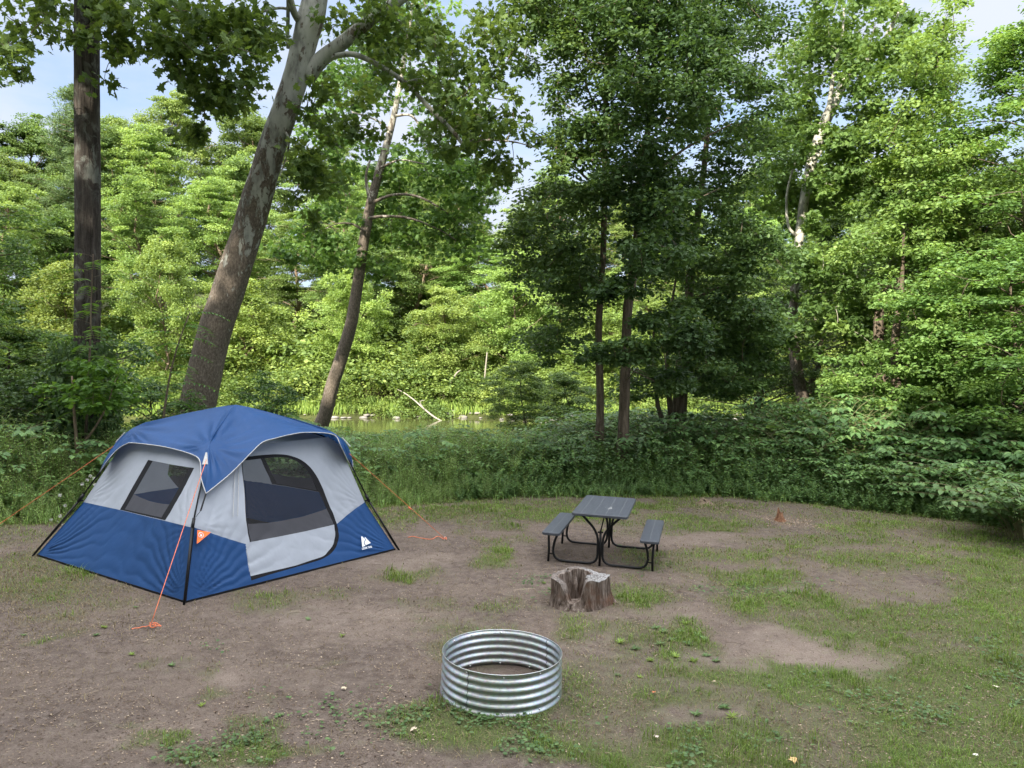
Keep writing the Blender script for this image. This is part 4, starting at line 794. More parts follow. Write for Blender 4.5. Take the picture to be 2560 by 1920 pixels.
V, F, ti = leaves(P, np.stack([d[:, 0] * .4, d[:, 1] * .4, -1 + 0 * th], 1) + r.normal(0, .4, (n, 3)), d + r.normal(0, .35, (n, 3)) + [0, 0, .5], r.uniform(.06, .12, n), 'oval', r.uniform(.1, .6, n))
e = empty('climbing_vine', (c0[0], 13.6, .3), 'dark leafy vine wrapped round the foot of the straight trunk', 'vine'); wobj('foliage', V, F, M['leaf_dark'], e, tint=ti)
ps = []
for k in range(7):
    a0 = k * .9; zz = np.linspace(0, 2.4, 14); ps.append(tube(np.stack([c0[0] + (.30 - .02 * zz) * np.cos(a0 + zz * .5), 13.6 + (.30 - .02 * zz) * np.sin(a0 + zz * .5), zz + .1], 1), .012, 4))
jv, jf = join(ps); wobj('stem', jv, jf, M['bark'], e)
# white clover blossoms by the left weeds
CL = [(238, 1212), (262, 1226), (150, 1238), (163, 1264), (142, 1306), (158, 1310), (128, 1300), (236, 1196), (206, 1210), (226, 1190), (150, 1290), (218, 1200)]
oc = sorted(range(len(CL)), key=lambda q: CL[q][0])
for i, (a, b) in enumerate(CL):
    P = at(a, b, 10.9 + .05 * (i % 5)); r = np.random.default_rng(i); g0 = float(gz(P[0], P[1]))
    e = empty('clover_flower', (P[0], P[1], g0), 'round white clover blossom in weeds left of the tent, ' + ordinal(oc.index(i)), 'flower', 'white clover blossoms by the weeds left of the tent')
    n = 40; d = nrm(r.normal(size=(n, 3))); V, F, ti = leaves(d * .008, d, r.normal(size=(n, 3)), .022, 'narrow', np.ones(n)); obj('blossom', mesh('blossom', V + [0, 0, P[2] - g0], F, M['petal'], tint=ti), e)
    sv, sf = tube(np.array([[0, 0, 0], [.01, 0, (P[2] - g0) * .5], [0, 0, P[2] - g0]]), .002, 4); obj('stem', mesh('stem', sv, sf, M['stem']), e)

# ------------------------------------------------------------------ grass, clover, litter on the clearing
def in_things(x, y):
    m = ((x + .08) ** 2 + (y - 5.93) ** 2 < .49 ** 2)
    N0, R0, L0 = np.array([-3.323, 7.727]), np.array([-1.548, 10.094]), np.array([-5.802, 9.298]); a, b = R0 - N0, L0 - N0; D = a[0] * b[1] - a[1] * b[0]; qx, qy = x - N0[0], y - N0[1]
    u = (qx * b[1] - qy * b[0]) / D; v = (a[0] * qy - a[1] * qx) / D
    return m | ((u > -.01) & (u < 1.01) & (v > -.01) & (v < 1.01)) | ((x - .72) ** 2 + (y - 8.05) ** 2 < .26 ** 2)
def rand_ground(n, r, dens, x0=-8.5, x1=9.5, y0=3.9, y1=15.4, cone=True):
    """random ground points, denser near the viewer, kept where dens() says"""
    y = y0 * (y1 / y0) ** r.random(n); x = r.uniform(-1, 1, n) * (y * .72 + 2.2)
    p = dens(x, y) * np.clip((y / 7.0), .55, 2.0); keep = (r.random(n) < p) & (y < edge_y(x) + .6) & ~in_things(x, y); return x[keep], y[keep]
def blades(name, n, seed, dens, hlo, hhi, mat, bend=.6, wid=.0022, lab=None, cat='grass', tmu=.5, clump=True):
    r = np.random.default_rng(seed); x, y = rand_ground(n, r, dens)
    z = ground(x, y); k = len(x); h = r.uniform(hlo, hhi, k) * (.6 + .8 * fbm(x, y, 3.3, seed)); th = r.uniform(0, 6.28, k); b = h * bend * r.uniform(.2, 1.3, k); w_ = wid * np.clip(y / 6, .8, 2.2) * r.uniform(.8, 1.5, k)
    c, s = np.cos(th), np.sin(th); O = np.stack([x, y, z - .004], 1); D = np.stack([c, s, 0 * c], 1); W = np.stack([-s, c, 0 * c], 1); Z = np.array([0, 0, 1.])
    V = np.stack([O - W * w_[:, None], O + W * w_[:, None], O + D * (b * .3)[:, None] - W * (w_ * .8)[:, None] + Z * (h * .6)[:, None], O + D * (b * .3)[:, None] + W * (w_ * .8)[:, None] + Z * (h * .6)[:, None], O + D * b[:, None] + Z * (h * r.uniform(.75, 1, k))[:, None]], 1)
    F = (np.array([[0, 1, 3], [0, 3, 2], [2, 3, 4]])[None] + (np.arange(k) * 5)[:, None, None]).reshape(-1, 3)
    ti = np.clip(r.normal(tmu, .2, k) + .5 * (fbm(x, y, 1.2, 77) - .5), 0, 1); o = obj(name, mesh(name, V.reshape(-1, 3), F, mat, tint=np.repeat(ti, 5))); return tag(o, lab, cat, kind='stuff')
G = lambda x, y: np.clip(green(x, y), 0, 1)
tuft = lambda x, y: smooth(.52, .72, fbm(x, y, 5.5, 91, 3))
def tall_grass():
    r = np.random.default_rng(98); x = r.uniform(-7, 9, 3500); y = edge_y(x) + r.normal(.2, .4, 3500); keep = (fbm(x, y, 1.6, 43, 3) > .5 + .1 * (x > 3)) & ~in_things(x, y); x, y = x[keep], y[keep]; k = len(x); z = ground(x, y)
    h = r.uniform(.05, .24, k); th = r.uniform(0, 6.28, k); b = h * r.uniform(.2, .8, k); D = np.stack([np.cos(th), np.sin(th), 0 * th], 1); W = np.stack([-np.sin(th), np.cos(th), 0 * th], 1) * .004; O = np.stack([x, y, z], 1); Z = np.array([0, 0, 1.])
    V = np.stack([O - W, O + W, O + D * (b * .3)[:, None] - W * .8 + Z * (h * .65)[:, None], O + D * (b * .3)[:, None] + W * .8 + Z * (h * .65)[:, None], O + D * b[:, None] + Z * (h * .9)[:, None]], 1); F = (np.array([[0, 1, 3], [0, 3, 2], [2, 3, 4]])[None] + (np.arange(k) * 5)[:, None, None]).reshape(-1, 3)
    tag(obj('tall_grass', mesh('tall_grass', V.reshape(-1, 3), F, M['leaf_weed'], tint=np.repeat(r.uniform(.1, 1, k), 5))), 'taller arching grass along the edge between clearing and thicket', 'grass', kind='stuff')
tall_grass()
blades('grass', 660000, 91, lambda x, y: smooth(.15, .85, G(x, y)) * (.22 + .78 * tuft(x, y)), .016, .055, M['grass'], .9, .0019, 'short patchy green grass on the dirt of the clearing')
blades('grass_tufts', 210000, 92, lambda x, y: smooth(.25, .8, G(x, y)) * smooth(.60, .72, fbm(x, y, 2.6, 95, 3)), .05, .12, M['grass'], .8, .0022, 'longer bright grass tufts scattered over the clearing')
blades('dry_grass', 420000, 93, lambda x, y: (.05 + .35 * smooth(.05, .5, G(x, y)) + .5 * np.exp(-(((x + 5.2) / 1.6) ** 2 + ((y - 7.9) / 1.6) ** 2))) * (1 - .85 * np.clip(field(x, y, BARE_AND_FLECK), 0, 1)), .012, .04, M['grass_dry'], 1.6, .0016, 'dry straw coloured grass lying on the dirt')
def small_leaves(name, n, seed, dens, s0, s1, tpl, mat, h0, h1, up, lab, cat):
    r = np.random.default_rng(seed); x, y = rand_ground(n, r, dens); k = len(x); z = ground(x, y) + r.uniform(h0, h1, k)
    V, F, ti = leaves(np.stack([x, y, z], 1), np.stack([r.normal(size=k), r.normal(size=k), r.normal(0, .15, k)], 1), r.normal(size=(k, 3)) * .35 + [0, 0, up], r.uniform(s0, s1, k), tpl, np.clip(r.normal(.5, .22, k), 0, 1))
    o = obj(name, mesh(name, V, F, mat, tint=ti)); return tag(o, lab, cat, kind='stuff')
CLV = [(1180,1850,260,80,1.3),(1370,1800,130,50,1),(1300,1890,200,50,1.2),(620,1885,140,40,1.3),(1500,1880,200,50,.7),(2150,1740,160,60,.5),(1700,1850,150,60,.6),(1640,1400,60,30,.6),(1120,1650,40,60,.6),(1350,1470,60,30,.8),(1150,1740,50,50,.8),(2500,1700,120,120,.7),(1850,1480,180,26,.5),(800,1800,120,40,.4),(500,1640,50,20,.3),(1050,1780,90,40,.7)]
small_leaves('clover_patches', 155000, 94, lambda x, y: np.clip(field(x, y, CLV), 0, 1.2) * smooth(.42, .6, fbm(x, y, 4, 97, 3)), .014, .034, 'round', M['clover'], .008, .04, 1.6, 'round leaved ground ivy and clover patches around the fire ring and foreground', 'ground cover')
small_leaves('leaf_litter', 140000, 95, lambda x, y: .15 + .9 * smooth(.35, .65, fbm(x, y, 2, 99)), .008, .024, 'diamond', M['litter'], .001, .006, 2.2, 'small wood chips, dead leaves and crumbs strewn over the dirt', 'debris')
def twiglets():
    r = np.random.default_rng(96); x, y = rand_ground(5200, r, lambda x, y: .4 + 0 * x); ps = []
    for a, b in zip(x, y):
        th = r.uniform(0, 6.28); L = r.uniform(.015, .07) * (2 if r.random() < .04 else 1); d = np.array([math.cos(th), math.sin(th), 0]); c = np.array([a, b, float(ground(a, b)) + .004]); ps.append(tube(np.array([c - d * L, c + [0, 0, .003], c + d * L + np.array([-d[1], d[0], 0]) * L * r.uniform(-.3, .3)]), .0014, 3, False))
    jv, jf = join(ps); k = r.uniform(0, 1, len(x)).repeat(9); o = obj('twig_litter', mesh('twig_litter', jv, jf, M['litter'], tint=k)); tag(o, 'short thin twigs scattered over the dirt', 'debris', kind='stuff')
twiglets()
# individually visible bits on the ground
def gpt(px, py):
    P0 = at(px, py, 1); tt = CAM_H / ((CAM_H - P0[2]) - .03 * P0[0]); return P0[0] * tt, tt
def dead_leaf(px, py, s, col, seed, lab):
    x, y = gpt(px, py); r = np.random.default_rng(seed); T, F = TPL['lobed']; s *= .7; V = T * s + np.array([-.3 * s, 0, .006]); V[:, 2] += r.uniform(0, .25 * s, len(V)); V[:, 2] = np.abs(V[:, 2]); th = r.uniform(0, 6.28)
    o = obj('fallen_leaf', mesh('fallen_leaf', V, F, simple('dry_leaf%d' % seed, col, .8)), None, (x, y, float(ground(x, y)) + .012)); o.rotation_euler = (r.uniform(-.2, .2), r.uniform(-.2, .2), th); tag(o, lab, 'leaf')
dead_leaf(1985, 1905, .085, (.6, .42, .2), 1, 'curled tan fallen leaf near the bottom edge right of centre')
dead_leaf(1035, 1828, .07, (.55, .45, .35), 2, 'pale fallen leaf in the foreground left of the fire ring front')
dead_leaf(2490, 1722, .06, (.6, .55, .4), 3, 'cream fallen leaf on the grass near the right edge')
dead_leaf(1635, 1738, .05, (.5, .16, .07), 4, 'small reddish fallen leaf right of the fire ring')
dead_leaf(860, 1728, .06, (.5, .42, .3), 5, 'light brown fallen leaf on dirt left of the fire ring')
dead_leaf(1640, 1848, .06, (.5, .42, .36), 6, 'grey brown fallen leaf in the clover right of the ring')
dead_leaf(1785, 1710, .05, (.45, .36, .25), 7, 'brown fallen leaf below the bare dirt patch')
dead_leaf(2440, 1890, .05, (.7, .66, .6), 8, 'whitish scrap of leaf at bottom right')
def rosette(px, py, n, L, seed, lab):
    x, y = gpt(px, py); r = np.random.default_rng(seed); th = np.arange(n) * 2.4; el = r.uniform(.15, .9, n); P = np.zeros((n, 3)); U = np.stack([np.cos(th), np.sin(th), el], 1)
    V, F, ti = leaves(P, U, np.tile([0, 0, 1.], (n, 1)) - U * .2 + r.normal(0, .1, (n, 3)), L * r.uniform(.6, 1.1, n), 'narrow' if seed % 2 else 'oval', r.uniform(.5, 1, n)); V[:, 1] *= 1
    o = obj('weed_rosette', mesh('weed_rosette', V, F, M['clover'] if seed % 3 else M['grass'], tint=ti), None, (x, y, float(ground(x, y)) + .003)); tag(o, lab, 'weed', 'leafy weed rosettes dotted over the clearing')
RO = [(1660, 1580), (1720, 1610), (1690, 1640), (1745, 1590), (1650, 1610), (1625, 1650), (1765, 1640), (1590, 1620), (1715, 1560), (1680, 1600), (1790, 1655), (1735, 1655), (1640, 1570), (1700, 1580), (1550, 1605), (1760, 1600),
      (1810, 1770), (1830, 1795), (1740, 1790), (770, 1548), (855, 1590), (700, 1790), (240, 1590), (260, 1570), (60, 1590), (340, 1520), (505, 1768), (1395, 1465), (1375, 1475), (1360, 1460), (2080, 1455), (2270, 1425), (1600, 1695), (1545, 1690), (430, 1665), (330, 1640), (2420, 1720)]
o1 = sorted(range(19), key=lambda q: RO[q][0]); o2 = sorted(range(19, len(RO)), key=lambda q: RO[q][0])
for i, (a, b) in enumerate(RO):
    where = 'in the cluster right of the fire ring, ' + ordinal(o1.index(i)) if i < 19 else 'alone on the open ground, ' + ordinal(o2.index(i))
    rosette(a, b, 15 + i % 6, .065 if i < 19 else .045, i * 2 + 101, 'small green weed rosette ' + where)

# ------------------------------------------------------------------ tent
TN = dict(N=np.array([-3.3233, 7.7274, .0997]), R=np.array([-1.5478, 10.0941, .0464]), L=np.array([-5.8018, 9.2977, .1741]), B=np.array([-4.0263, 11.6644, .1208]))
for k_ in TN: TN[k_][2] = gz(TN[k_][0], TN[k_][1]) + .012
HUB = dict(N=np.array([-3.4585, 8.7313, 1.5744]), R=np.array([-2.2892, 9.9468, 1.5894]), L=np.array([-4.7128, 9.4928, 1.7021]), B=np.array([-3.8331, 10.8376, 1.6357]))
JN = dict(N=np.array([-3.3583, 8.0424, .8111]), R=np.array([-1.9327, 10.0184, .6983]), L=np.array([-5.2715, 9.3932, .8184]), B=np.array([-3.9359, 11.2707, .7884]))
TC = (TN['N'] + TN['B']) / 2
tent = empty('camping_tent', TC, 'blue and light grey cabin tent with domed roof and black poles', 'tent')
def wsurf(i, j):
    def S(u, v):
        u = np.asarray(u, float)[..., None]; v = np.asarray(v, float)[..., None]; lo = v < 1
        A = np.where(lo, TN[i] + (JN[i] - TN[i]) * v, JN[i] + (HUB[i] - JN[i]) * (v - 1)); D = np.where(lo, TN[j] + (JN[j] - TN[j]) * v, JN[j] + (HUB[j] - JN[j]) * (v - 1)); return A + (D - A) * u
    return S
def wrinkle(u, v, Lw, seed):
    """pleats fanning out of the stretched corners"""
    x = u * Lw; y = v * .8; d = 0
    for (cx_, cy_, amp, fr, fall) in ((0, 0, .040, 34, .62), (Lw, 0, .036, 32, .55), (0, .8, .020, 30, .3), (Lw, .8, .020, 30, .3), (.1 * Lw, 1.6, .008, 26, .25), (.9 * Lw, 1.6, .008, 26, .25)):
        dx, dy = x - cx_, y - cy_; rr_ = np.hypot(dx, dy); th = np.arctan2(np.abs(dy) + .02, np.abs(dx) + .02) * (1 if dy.mean() >= 0 else 1) + .25 * fbm(rr_, th_ := rr_ * 0, 2, seed + 5)
        ph = th * fr * 1.15 + 3.0 * fbm(th * 4, rr_ * .5, 2, seed + int(fr)); a = amp * smooth(.02, .25, rr_) * np.exp(-rr_ / fall * 1.1); d = d + a * (np.abs(np.sin(ph * .5)) ** .8 - .6) * (.3 + 1.4 * fbm(th * 5, rr_ * .15, 1.5, seed + 1))
    d = d + .012 * (fbm((x + y * .8) * 1.0, (x - y) * .35, 3.2, seed + 3, 4) - .5) + .012 * (fbm(x * 1.3, y * 1.3, 1.2, seed + 9, 2) - .5)
    edge = np.clip(np.minimum(np.minimum(u, 1 - u) * 14, 1), 0, 1) * np.clip(v * 12, 0, 1) * np.clip((2.0 - v) * 14, 0, 1)
    return d * edge
def pinside(pts, poly):
    x, y = pts[:, 0], pts[:, 1]; n = len(poly); c = np.zeros(len(pts), bool); j = n - 1
    for i in range(n):
        xi, yi = poly[i]; xj, yj = poly[j]; m_ = ((yi > y) != (yj > y)) & (x < (xj - xi) * (y - yi) / (yj - yi + 1e-12) + xi); c ^= m_; j = i
    return c
def wall(name_prefix, i, j, zones, seed, nu=110, nv=84, flip=1):
    """zones: [(part name, material, polygon in wall u,v)] tested in order; the last is the rest"""
    S = wsurf(i, j); Lw = np.linalg.norm(TN[j] - TN[i]); us = np.linspace(0, 1, nu); vs_ = np.linspace(0, 1.99, nv)
    pts = [(a, b) for b in vs_ for a in us]; edges = []
    for _, _, poly in zones:
        if poly is None: continue
        for lp in poly[1]:
            b0 = len(pts); q = []
            for s in range(len(lp)):
                a, b = np.array(lp[s]), np.array(lp[(s + 1) % len(lp)])
                if s == len(lp) - 1 and not poly[2]: q.append(a); break
                m_ = max(1, int(np.linalg.norm((b - a) * [Lw, .8]) / .03)); q.extend([a + (b - a) * t_ / m_ for t_ in range(m_)])
            q = [np.clip(z_, [0, 0], [1, 1.99]) for z_ in q]; pts.extend([tuple(z_) for z_ in q]); edges.extend([(b0 + s, b0 + s + 1) for s in range(len(q) - 1)])
            if poly[2]: edges.append((b0 + len(q) - 1, b0))
    sc = np.array([1, .27]);
    res = delaunay_2d_cdt([Vector((p_[0], p_[1] * .27)) for p_ in pts], edges, [], 0, 1e-5)
    P2 = np.array([[q[0], q[1] / .27] for q in res[0]]); F = np.array([f for f in res[2] if len(f) == 3])
    W = S(P2[:, 0], P2[:, 1]); n_ = nrm(np.cross(TN[j] - TN[i], HUB[i] - TN[i])) * flip; W = W + n_ * (wrinkle(P2[:, 0], P2[:, 1], Lw, seed)[:, None])
    W[:, 2] -= (.075 if seed == 2 else .012) * np.sin(math.pi * P2[:, 0]) ** .5 * np.clip(P2[:, 1] / 2, 0, 1) ** 5 if P2 is not None else 0
    W = W + n_ * (-.03 * np.sin(math.pi * P2[:, 0]) * np.sin(math.pi * np.clip(P2[:, 1] / 2, 0, 1)))[:, None]
    cen = P2[F].mean(1); left = np.ones(len(F), bool); objs = {}
    for nm, mat, poly in zones:
        m_ = left.copy() if poly is None else left & poly[0](cen)
        left &= ~m_
        if not m_.any() or nm is None: continue
        f = F[m_]; ui, inv = np.unique(f, return_inverse=True); objs.setdefault(nm, wobj(nm, W[ui], inv.reshape(-1, 3), M[mat], tent, smooth_=True))
    return S, n_, objs
def poly(lp): return (lambda c, L=lp: pinside(c, L), [lp], True)
def below(line):  # open seam line; region underneath it
    xs_, ys_ = zip(*line); return (lambda c: c[:, 1] < np.interp(c[:, 0], xs_, ys_), [line], False)
def cm2(l, n=4): return [tuple(q) for q in catmull([(a, b, 0) for a, b in l], n)[:, :2]]
band_out = cm2([(.245, 1.825), (.381, 1.832), (.499, 1.82), (.574, 1.792), (.653, 1.72), (.707, 1.61), (.738, 1.479), (.756, 1.326), (.765, 1.124), (.769, .945), (.764, .751), (.753, .583), (.736, .442), (.701, .295), (.661, .2), (.618, .151), (.574, .128), (.457, .108), (.347, .092), (.262, .07)])
band = band_out + [(.256, .55), (.276, .65), (.258, 1.4), (.236, 1.778)]
mesh_in = cm2([(.242, 1.777), (.378, 1.783), (.503, 1.778), (.586, 1.741), (.645, 1.664), (.685, 1.556), (.708, 1.419), (.722, 1.302), (.735, 1.117), (.742, .957), (.744, .8), (.742, .685)])
net = mesh_in + [(.563, .661), (.404, .653), (.283, .65), (.272, 1.0), (.261, 1.403)]
flap_line = [(.1, .931), (.284, .931), (.38, .905), (.453, .901), (.591, .918), (.729, .983), (.95, 1.0)]
netflap = (lambda c: pinside(c, net) & (c[:, 1] < np.interp(c[:, 0], *zip(*flap_line))), [[(.285, .931), (.38, .905), (.453, .901), (.591, .918), (.738, .985)]], False)
door_low = [(.281, .65), (.256, .632), (.262, .138), (.349, .137), (.469, .135)] + cm2([(.469, .135), (.547, .160), (.616, .184), (.65, .245), (.691, .345), (.725, .511), (.744, .685)]) + [(.563, .661), (.404, .653)]
seam = [(0, .995), (.08, .89), (.253, .637), (.2531, .05), (.2535, 0), (.56, .0), (.7, .0), (.7615, .0), (.7616, .687), (.856, .827), (.929, .92), (1.0, 1.0)]
seam_y = (lambda c: np.where(c[:, 0] < .255, c[:, 1] < np.interp(c[:, 0], [0, .08, .253, .26], [.995, .89, .637, .63]), np.where(c[:, 0] > .76, c[:, 1] < np.interp(c[:, 0], [.76, .856, .929, 1], [.687, .827, .92, 1.0]), (c[:, 1] < .2) | (c[:, 0] > .58) & (c[:, 1] < .69))), [[(0, .995), (.08, .89), (.253, .637)], [(.76, .687), (.856, .827), (.929, .92), (1.0, 1.0)], [(.253, .637), (.26, .07)]], False)
front = [('netting', 'net', (lambda c: pinside(c, net) & ~(c[:, 1] < np.interp(c[:, 0], *zip(*flap_line))), [net], True)), ('window_flap', 'flap_grey', netflap), ('door_panel', 'tent_grey', poly(door_low)), ('zip_band', 'zip_black', poly(band)), ('lower_wall', 'tent_blue', seam_y), ('upper_wall', 'tent_grey', None)]
S_f, n_f, ob_f = wall('front', 'N', 'R', front, 1)
win = [(.642, 1.712), (.119, 1.721), (.242, 1.006), (.66, 1.012)]
netw = [(.588, 1.712), (.167, 1.717), (.282, 1.03), (.62, 1.03)]
fl = [(.62, 1.238), (.53, 1.212), (.425, 1.192), (.33, 1.192), (.248, 1.204)]
side_zones = [('netting', 'net', (lambda c: pinside(c, netw) & (c[:, 1] > np.interp(c[:, 0], *zip(*fl[::-1]))), [netw], True)), ('window_flap', 'flap_grey', (lambda c: pinside(c, netw), [fl], False)), ('window_border', 'zip_black', poly(win)), ('lower_wall', 'tent_blue', below([(0, .985), (.242, 1.0), (.66, 1.01), (1, 1.0)])), ('upper_wall', 'tent_grey', None)]
wall('left', 'N', 'L', side_zones, 2, flip=-1)
wall('right', 'B', 'R', side_zones, 3, 60, 50)
bw = [(.40, 1.80), (.78, 1.80), (.84, 1.5), (.85, 1.0), (.55, 1.0), (.45, 1.25)]
bfl = [(.45, 1.22), (.65, 1.17), (.87, 1.2)]
wall('back', 'L', 'B', [('netting', 'net', (lambda c: pinside(c, bw) & (c[:, 1] > np.interp(c[:, 0], *zip(*bfl))), [bw], True)), ('window_flap', 'flap_grey', poly(bw)), ('lower_wall', 'tent_blue', below([(0, 1.0), (1, 1.0)])), ('upper_wall', 'tent_grey', None)], 4, 60, 50)
# thin black tub edge and floor sheet
fv = []; cs = ['N', 'R', 'B', 'L']
for k_ in cs: q = TN[k_] + (TN[k_] - TC) * .001; fv += [q + [0, 0, .010], q - [0, 0, .03]]
fv = np.array(fv); ff = [[2 * i, 2 * i + 1, (2 * i + 3) % 8, (2 * i + 2) % 8] for i in range(4)] + [[0, 2, 4, 6]]
wobj('floor_sheet', fv, np.array(ff), M['zip_black'], tent)
# rain fly
PEAK = at(590, 1010, 9.62)
tipN, tipL, tipR = at(515, 1234, 8.22), at(249, 1180, 9.28), at(882, 1176, 10.12)
tipB = HUB['B'] + (JN['B'] - HUB['B']) * .5 + nrm(HUB['B'] - TC) * .05
def ray_plane(px, py, P0, nn):
    o_ = np.array([0, 0, CAM_H]); d = at(px, py, 1) - o_; t_ = np.dot(P0 - o_, nn) / np.dot(d, nn); return o_ + d * t_
def hem(pxs, A, Bp, offs, out):
    nn = out; return [ray_plane(a, b, A + out * o_, nn) for (a, b), o_ in zip(pxs, offs)]
outF = nrm(np.cross(HUB['R'] - HUB['N'], [0, 0, 1])); outF = outF * np.sign(np.dot(outF, HUB['N'] - TC)); outL = nrm(np.cross(HUB['L'] - HUB['N'], [0, 0, 1])); outL = outL * np.sign(np.dot(outL, HUB['N'] - TC))
hF = [tipN] + hem([(575, 1185), (623, 1137), (656, 1106), (687, 1096), (719, 1088), (767, 1081), (834, 1087), (853, 1118)], HUB['N'], 0, [.30, .26, .22, .20, .19, .18, .17, .25], outF) + [tipR]
hL = [tipN] + hem([(503, 1195), (501.7, 1166), (498, 1149), (486, 1139), (455, 1128), (402, 1115.7), (335, 1107.6), (316, 1110), (292, 1125), (268, 1152)], HUB['N'], 0, [.28, .22, .18, .15, .12, .12, .14, .16, .22, .30], outL) + [tipL]
CH = (HUB['N'] + HUB['B']) / 2
def mirror(h, a, b):   # same hem on the opposite side, turned half round the tent
    (i0, j0), (i1, j1) = a, b; A, Bq, A2, B2 = HUB[i0], HUB[j0], HUB[i1], HUB[j1]; e0 = nrm(Bq - A); o0 = nrm(np.cross(e0, [0, 0, 1])); o0 = o0 * np.sign(np.dot(o0, A - TC)); e1 = nrm(B2 - A2); o1 = nrm(np.cross(e1, [0, 0, 1])); o1 = o1 * np.sign(np.dot(o1, A2 - TC)); s_ = np.linalg.norm(B2 - A2) / np.linalg.norm(Bq - A); q = []
    for p_ in h: d_ = p_ - A; t_ = np.dot(d_, e0); oo = np.dot(d_, o0); zz = p_[2] - (A + e0 * t_)[2]; w2 = A2 + e1 * t_ * s_ + o1 * oo; w2[2] = (A2 + e1 * t_ * s_)[2] + min(zz, -.02); q.append(w2)
    return q
TIP = dict(N=tipN, L=tipL, R=tipR, B=tipB)
hB = mirror(hF, ('N', 'R'), ('B', 'L')); hB[0] = tipB; hB[-1] = tipL; hR = mirror(hL, ('N', 'L'), ('B', 'R')); hR[0] = tipB; hR[-1] = tipR
fly_parts = []; pip = []
def resamp(c, n):
    c = catmull(c, 8); s = np.concatenate([[0], np.cumsum(np.linalg.norm(np.diff(c, axis=0), axis=1))]); s /= s[-1]; t_ = np.linspace(0, 1, n); return np.stack([np.interp(t_, s, c[:, k_]) for k_ in range(3)], 1), c
def fly_side(h, i, j, seed, nu=90):
    H_, full = resamp(h, nu); pip.append(full); u = np.linspace(0, 1, nu); hi, hj = HUB[i] + [0, 0, .03], HUB[j] + [0, 0, .03]
    # eave parameter: hem corners gather at the hubs
    ue = np.clip((u - .16) / .68, 0, 1); ue = ue * .94 + .03 * (u / 1) + .0; ue = np.clip((ue - ue[0]) / (ue[-1] - ue[0]), 0, 1)
    E = hi + (hj - hi) * ue[:, None]; w_ = (np.sin(math.pi * np.clip(ue, 0, 1)) ** .85)[:, None]
    Q = PEAK + (H_ - PEAK) * .93; Em = E * (1 - w_) + w_ * (Q * .9 + E * .1); V = []
    nv = 44; vv = np.linspace(0, 1, nv)
    for v in vv:
        if v < .72: t_ = v / .72; P = PEAK + (Em - PEAK) * t_; arch = .022 * (1 - w_[:, 0]) - .030 * w_[:, 0]; P = P + np.array([0, 0, 1]) * (arch * math.sin(math.pi * t_))[:, None]
        else:
            t_ = (v - .72) / .28; P = Em + (H_ - Em) * t_; di = nrm((HUB[i] - TC) * [1, 1, 0]); dj = nrm((HUB[j] - TC) * [1, 1, 0])
            P = P + (di * (np.clip(1 - u / .2, 0, 1) ** .7)[:, None] + dj * (np.clip(1 - (1 - u) / .2, 0, 1) ** .7)[:, None]) * .055 * math.sin(math.pi * t_)
        V.append(P)
    V = np.array(V)
    for _ in range(3):  # soften the eave crease
        k0 = int(nv * .72); V[k0 - 4:k0 + 5] = (V[k0 - 5:k0 + 4] + V[k0 - 4:k0 + 5] + V[k0 - 3:k0 + 6]) / 3
    rad = np.linalg.norm(V - PEAK, axis=-1); V[..., 2] -= .008 * np.exp(-(rad / .08) ** 2)
    # pleats radiating from the hubs
    amp = 0
    for hh, s0 in ((HUB[i], 1), (HUB[j], 2)):
        D = V - hh; rr_ = np.linalg.norm(D, axis=-1); th = np.arctan2(D @ nrm(hj - hi), D @ nrm(PEAK - (hi + hj) / 2)); amp = amp + .022 * smooth(.03, .2, rr_) * np.exp(-rr_ / .38) * np.sin(th * 19 + 4 * fbm(th * 2, rr_, 2, seed + s0))
    amp = amp + .006 * (fbm(V[..., 0] * 1.2, V[..., 1] * 1.2, 2.2, seed) - .5); e_ = np.minimum(1, np.minimum(u, 1 - u) * 16)[None] * np.minimum(1, (vv * 5))[:, None] * np.minimum(1, (1 - vv) * 9)[:, None]
    out = nrm((hi + hj) / 2 - TC) * .5 + np.array([0, 0, .8]); V = V + (amp * e_)[..., None] * out
    k_ = np.arange(nv - 1)[:, None] * nu + np.arange(nu - 1)[None]; F = np.stack([k_, k_ + 1, k_ + nu + 1, k_ + nu], -1).reshape(-1, 4); fly_parts.append((V.reshape(-1, 3), F))
fly_side(hF, 'N', 'R', 11); fly_side(hL, 'N', 'L', 12); fly_side(hB, 'B', 'L', 13); fly_side(hR, 'B', 'R', 14)
fvv, fff = join(fly_parts); fly = wobj('rain_fly', fvv, fff, M['tent_blue'], tent, smooth_=True)
jv, jf = join([tube(c, .0055, 8) for c in pip]); pi_ = wobj('hem_piping', jv, jf, M['piping'], tent, smooth_=True)
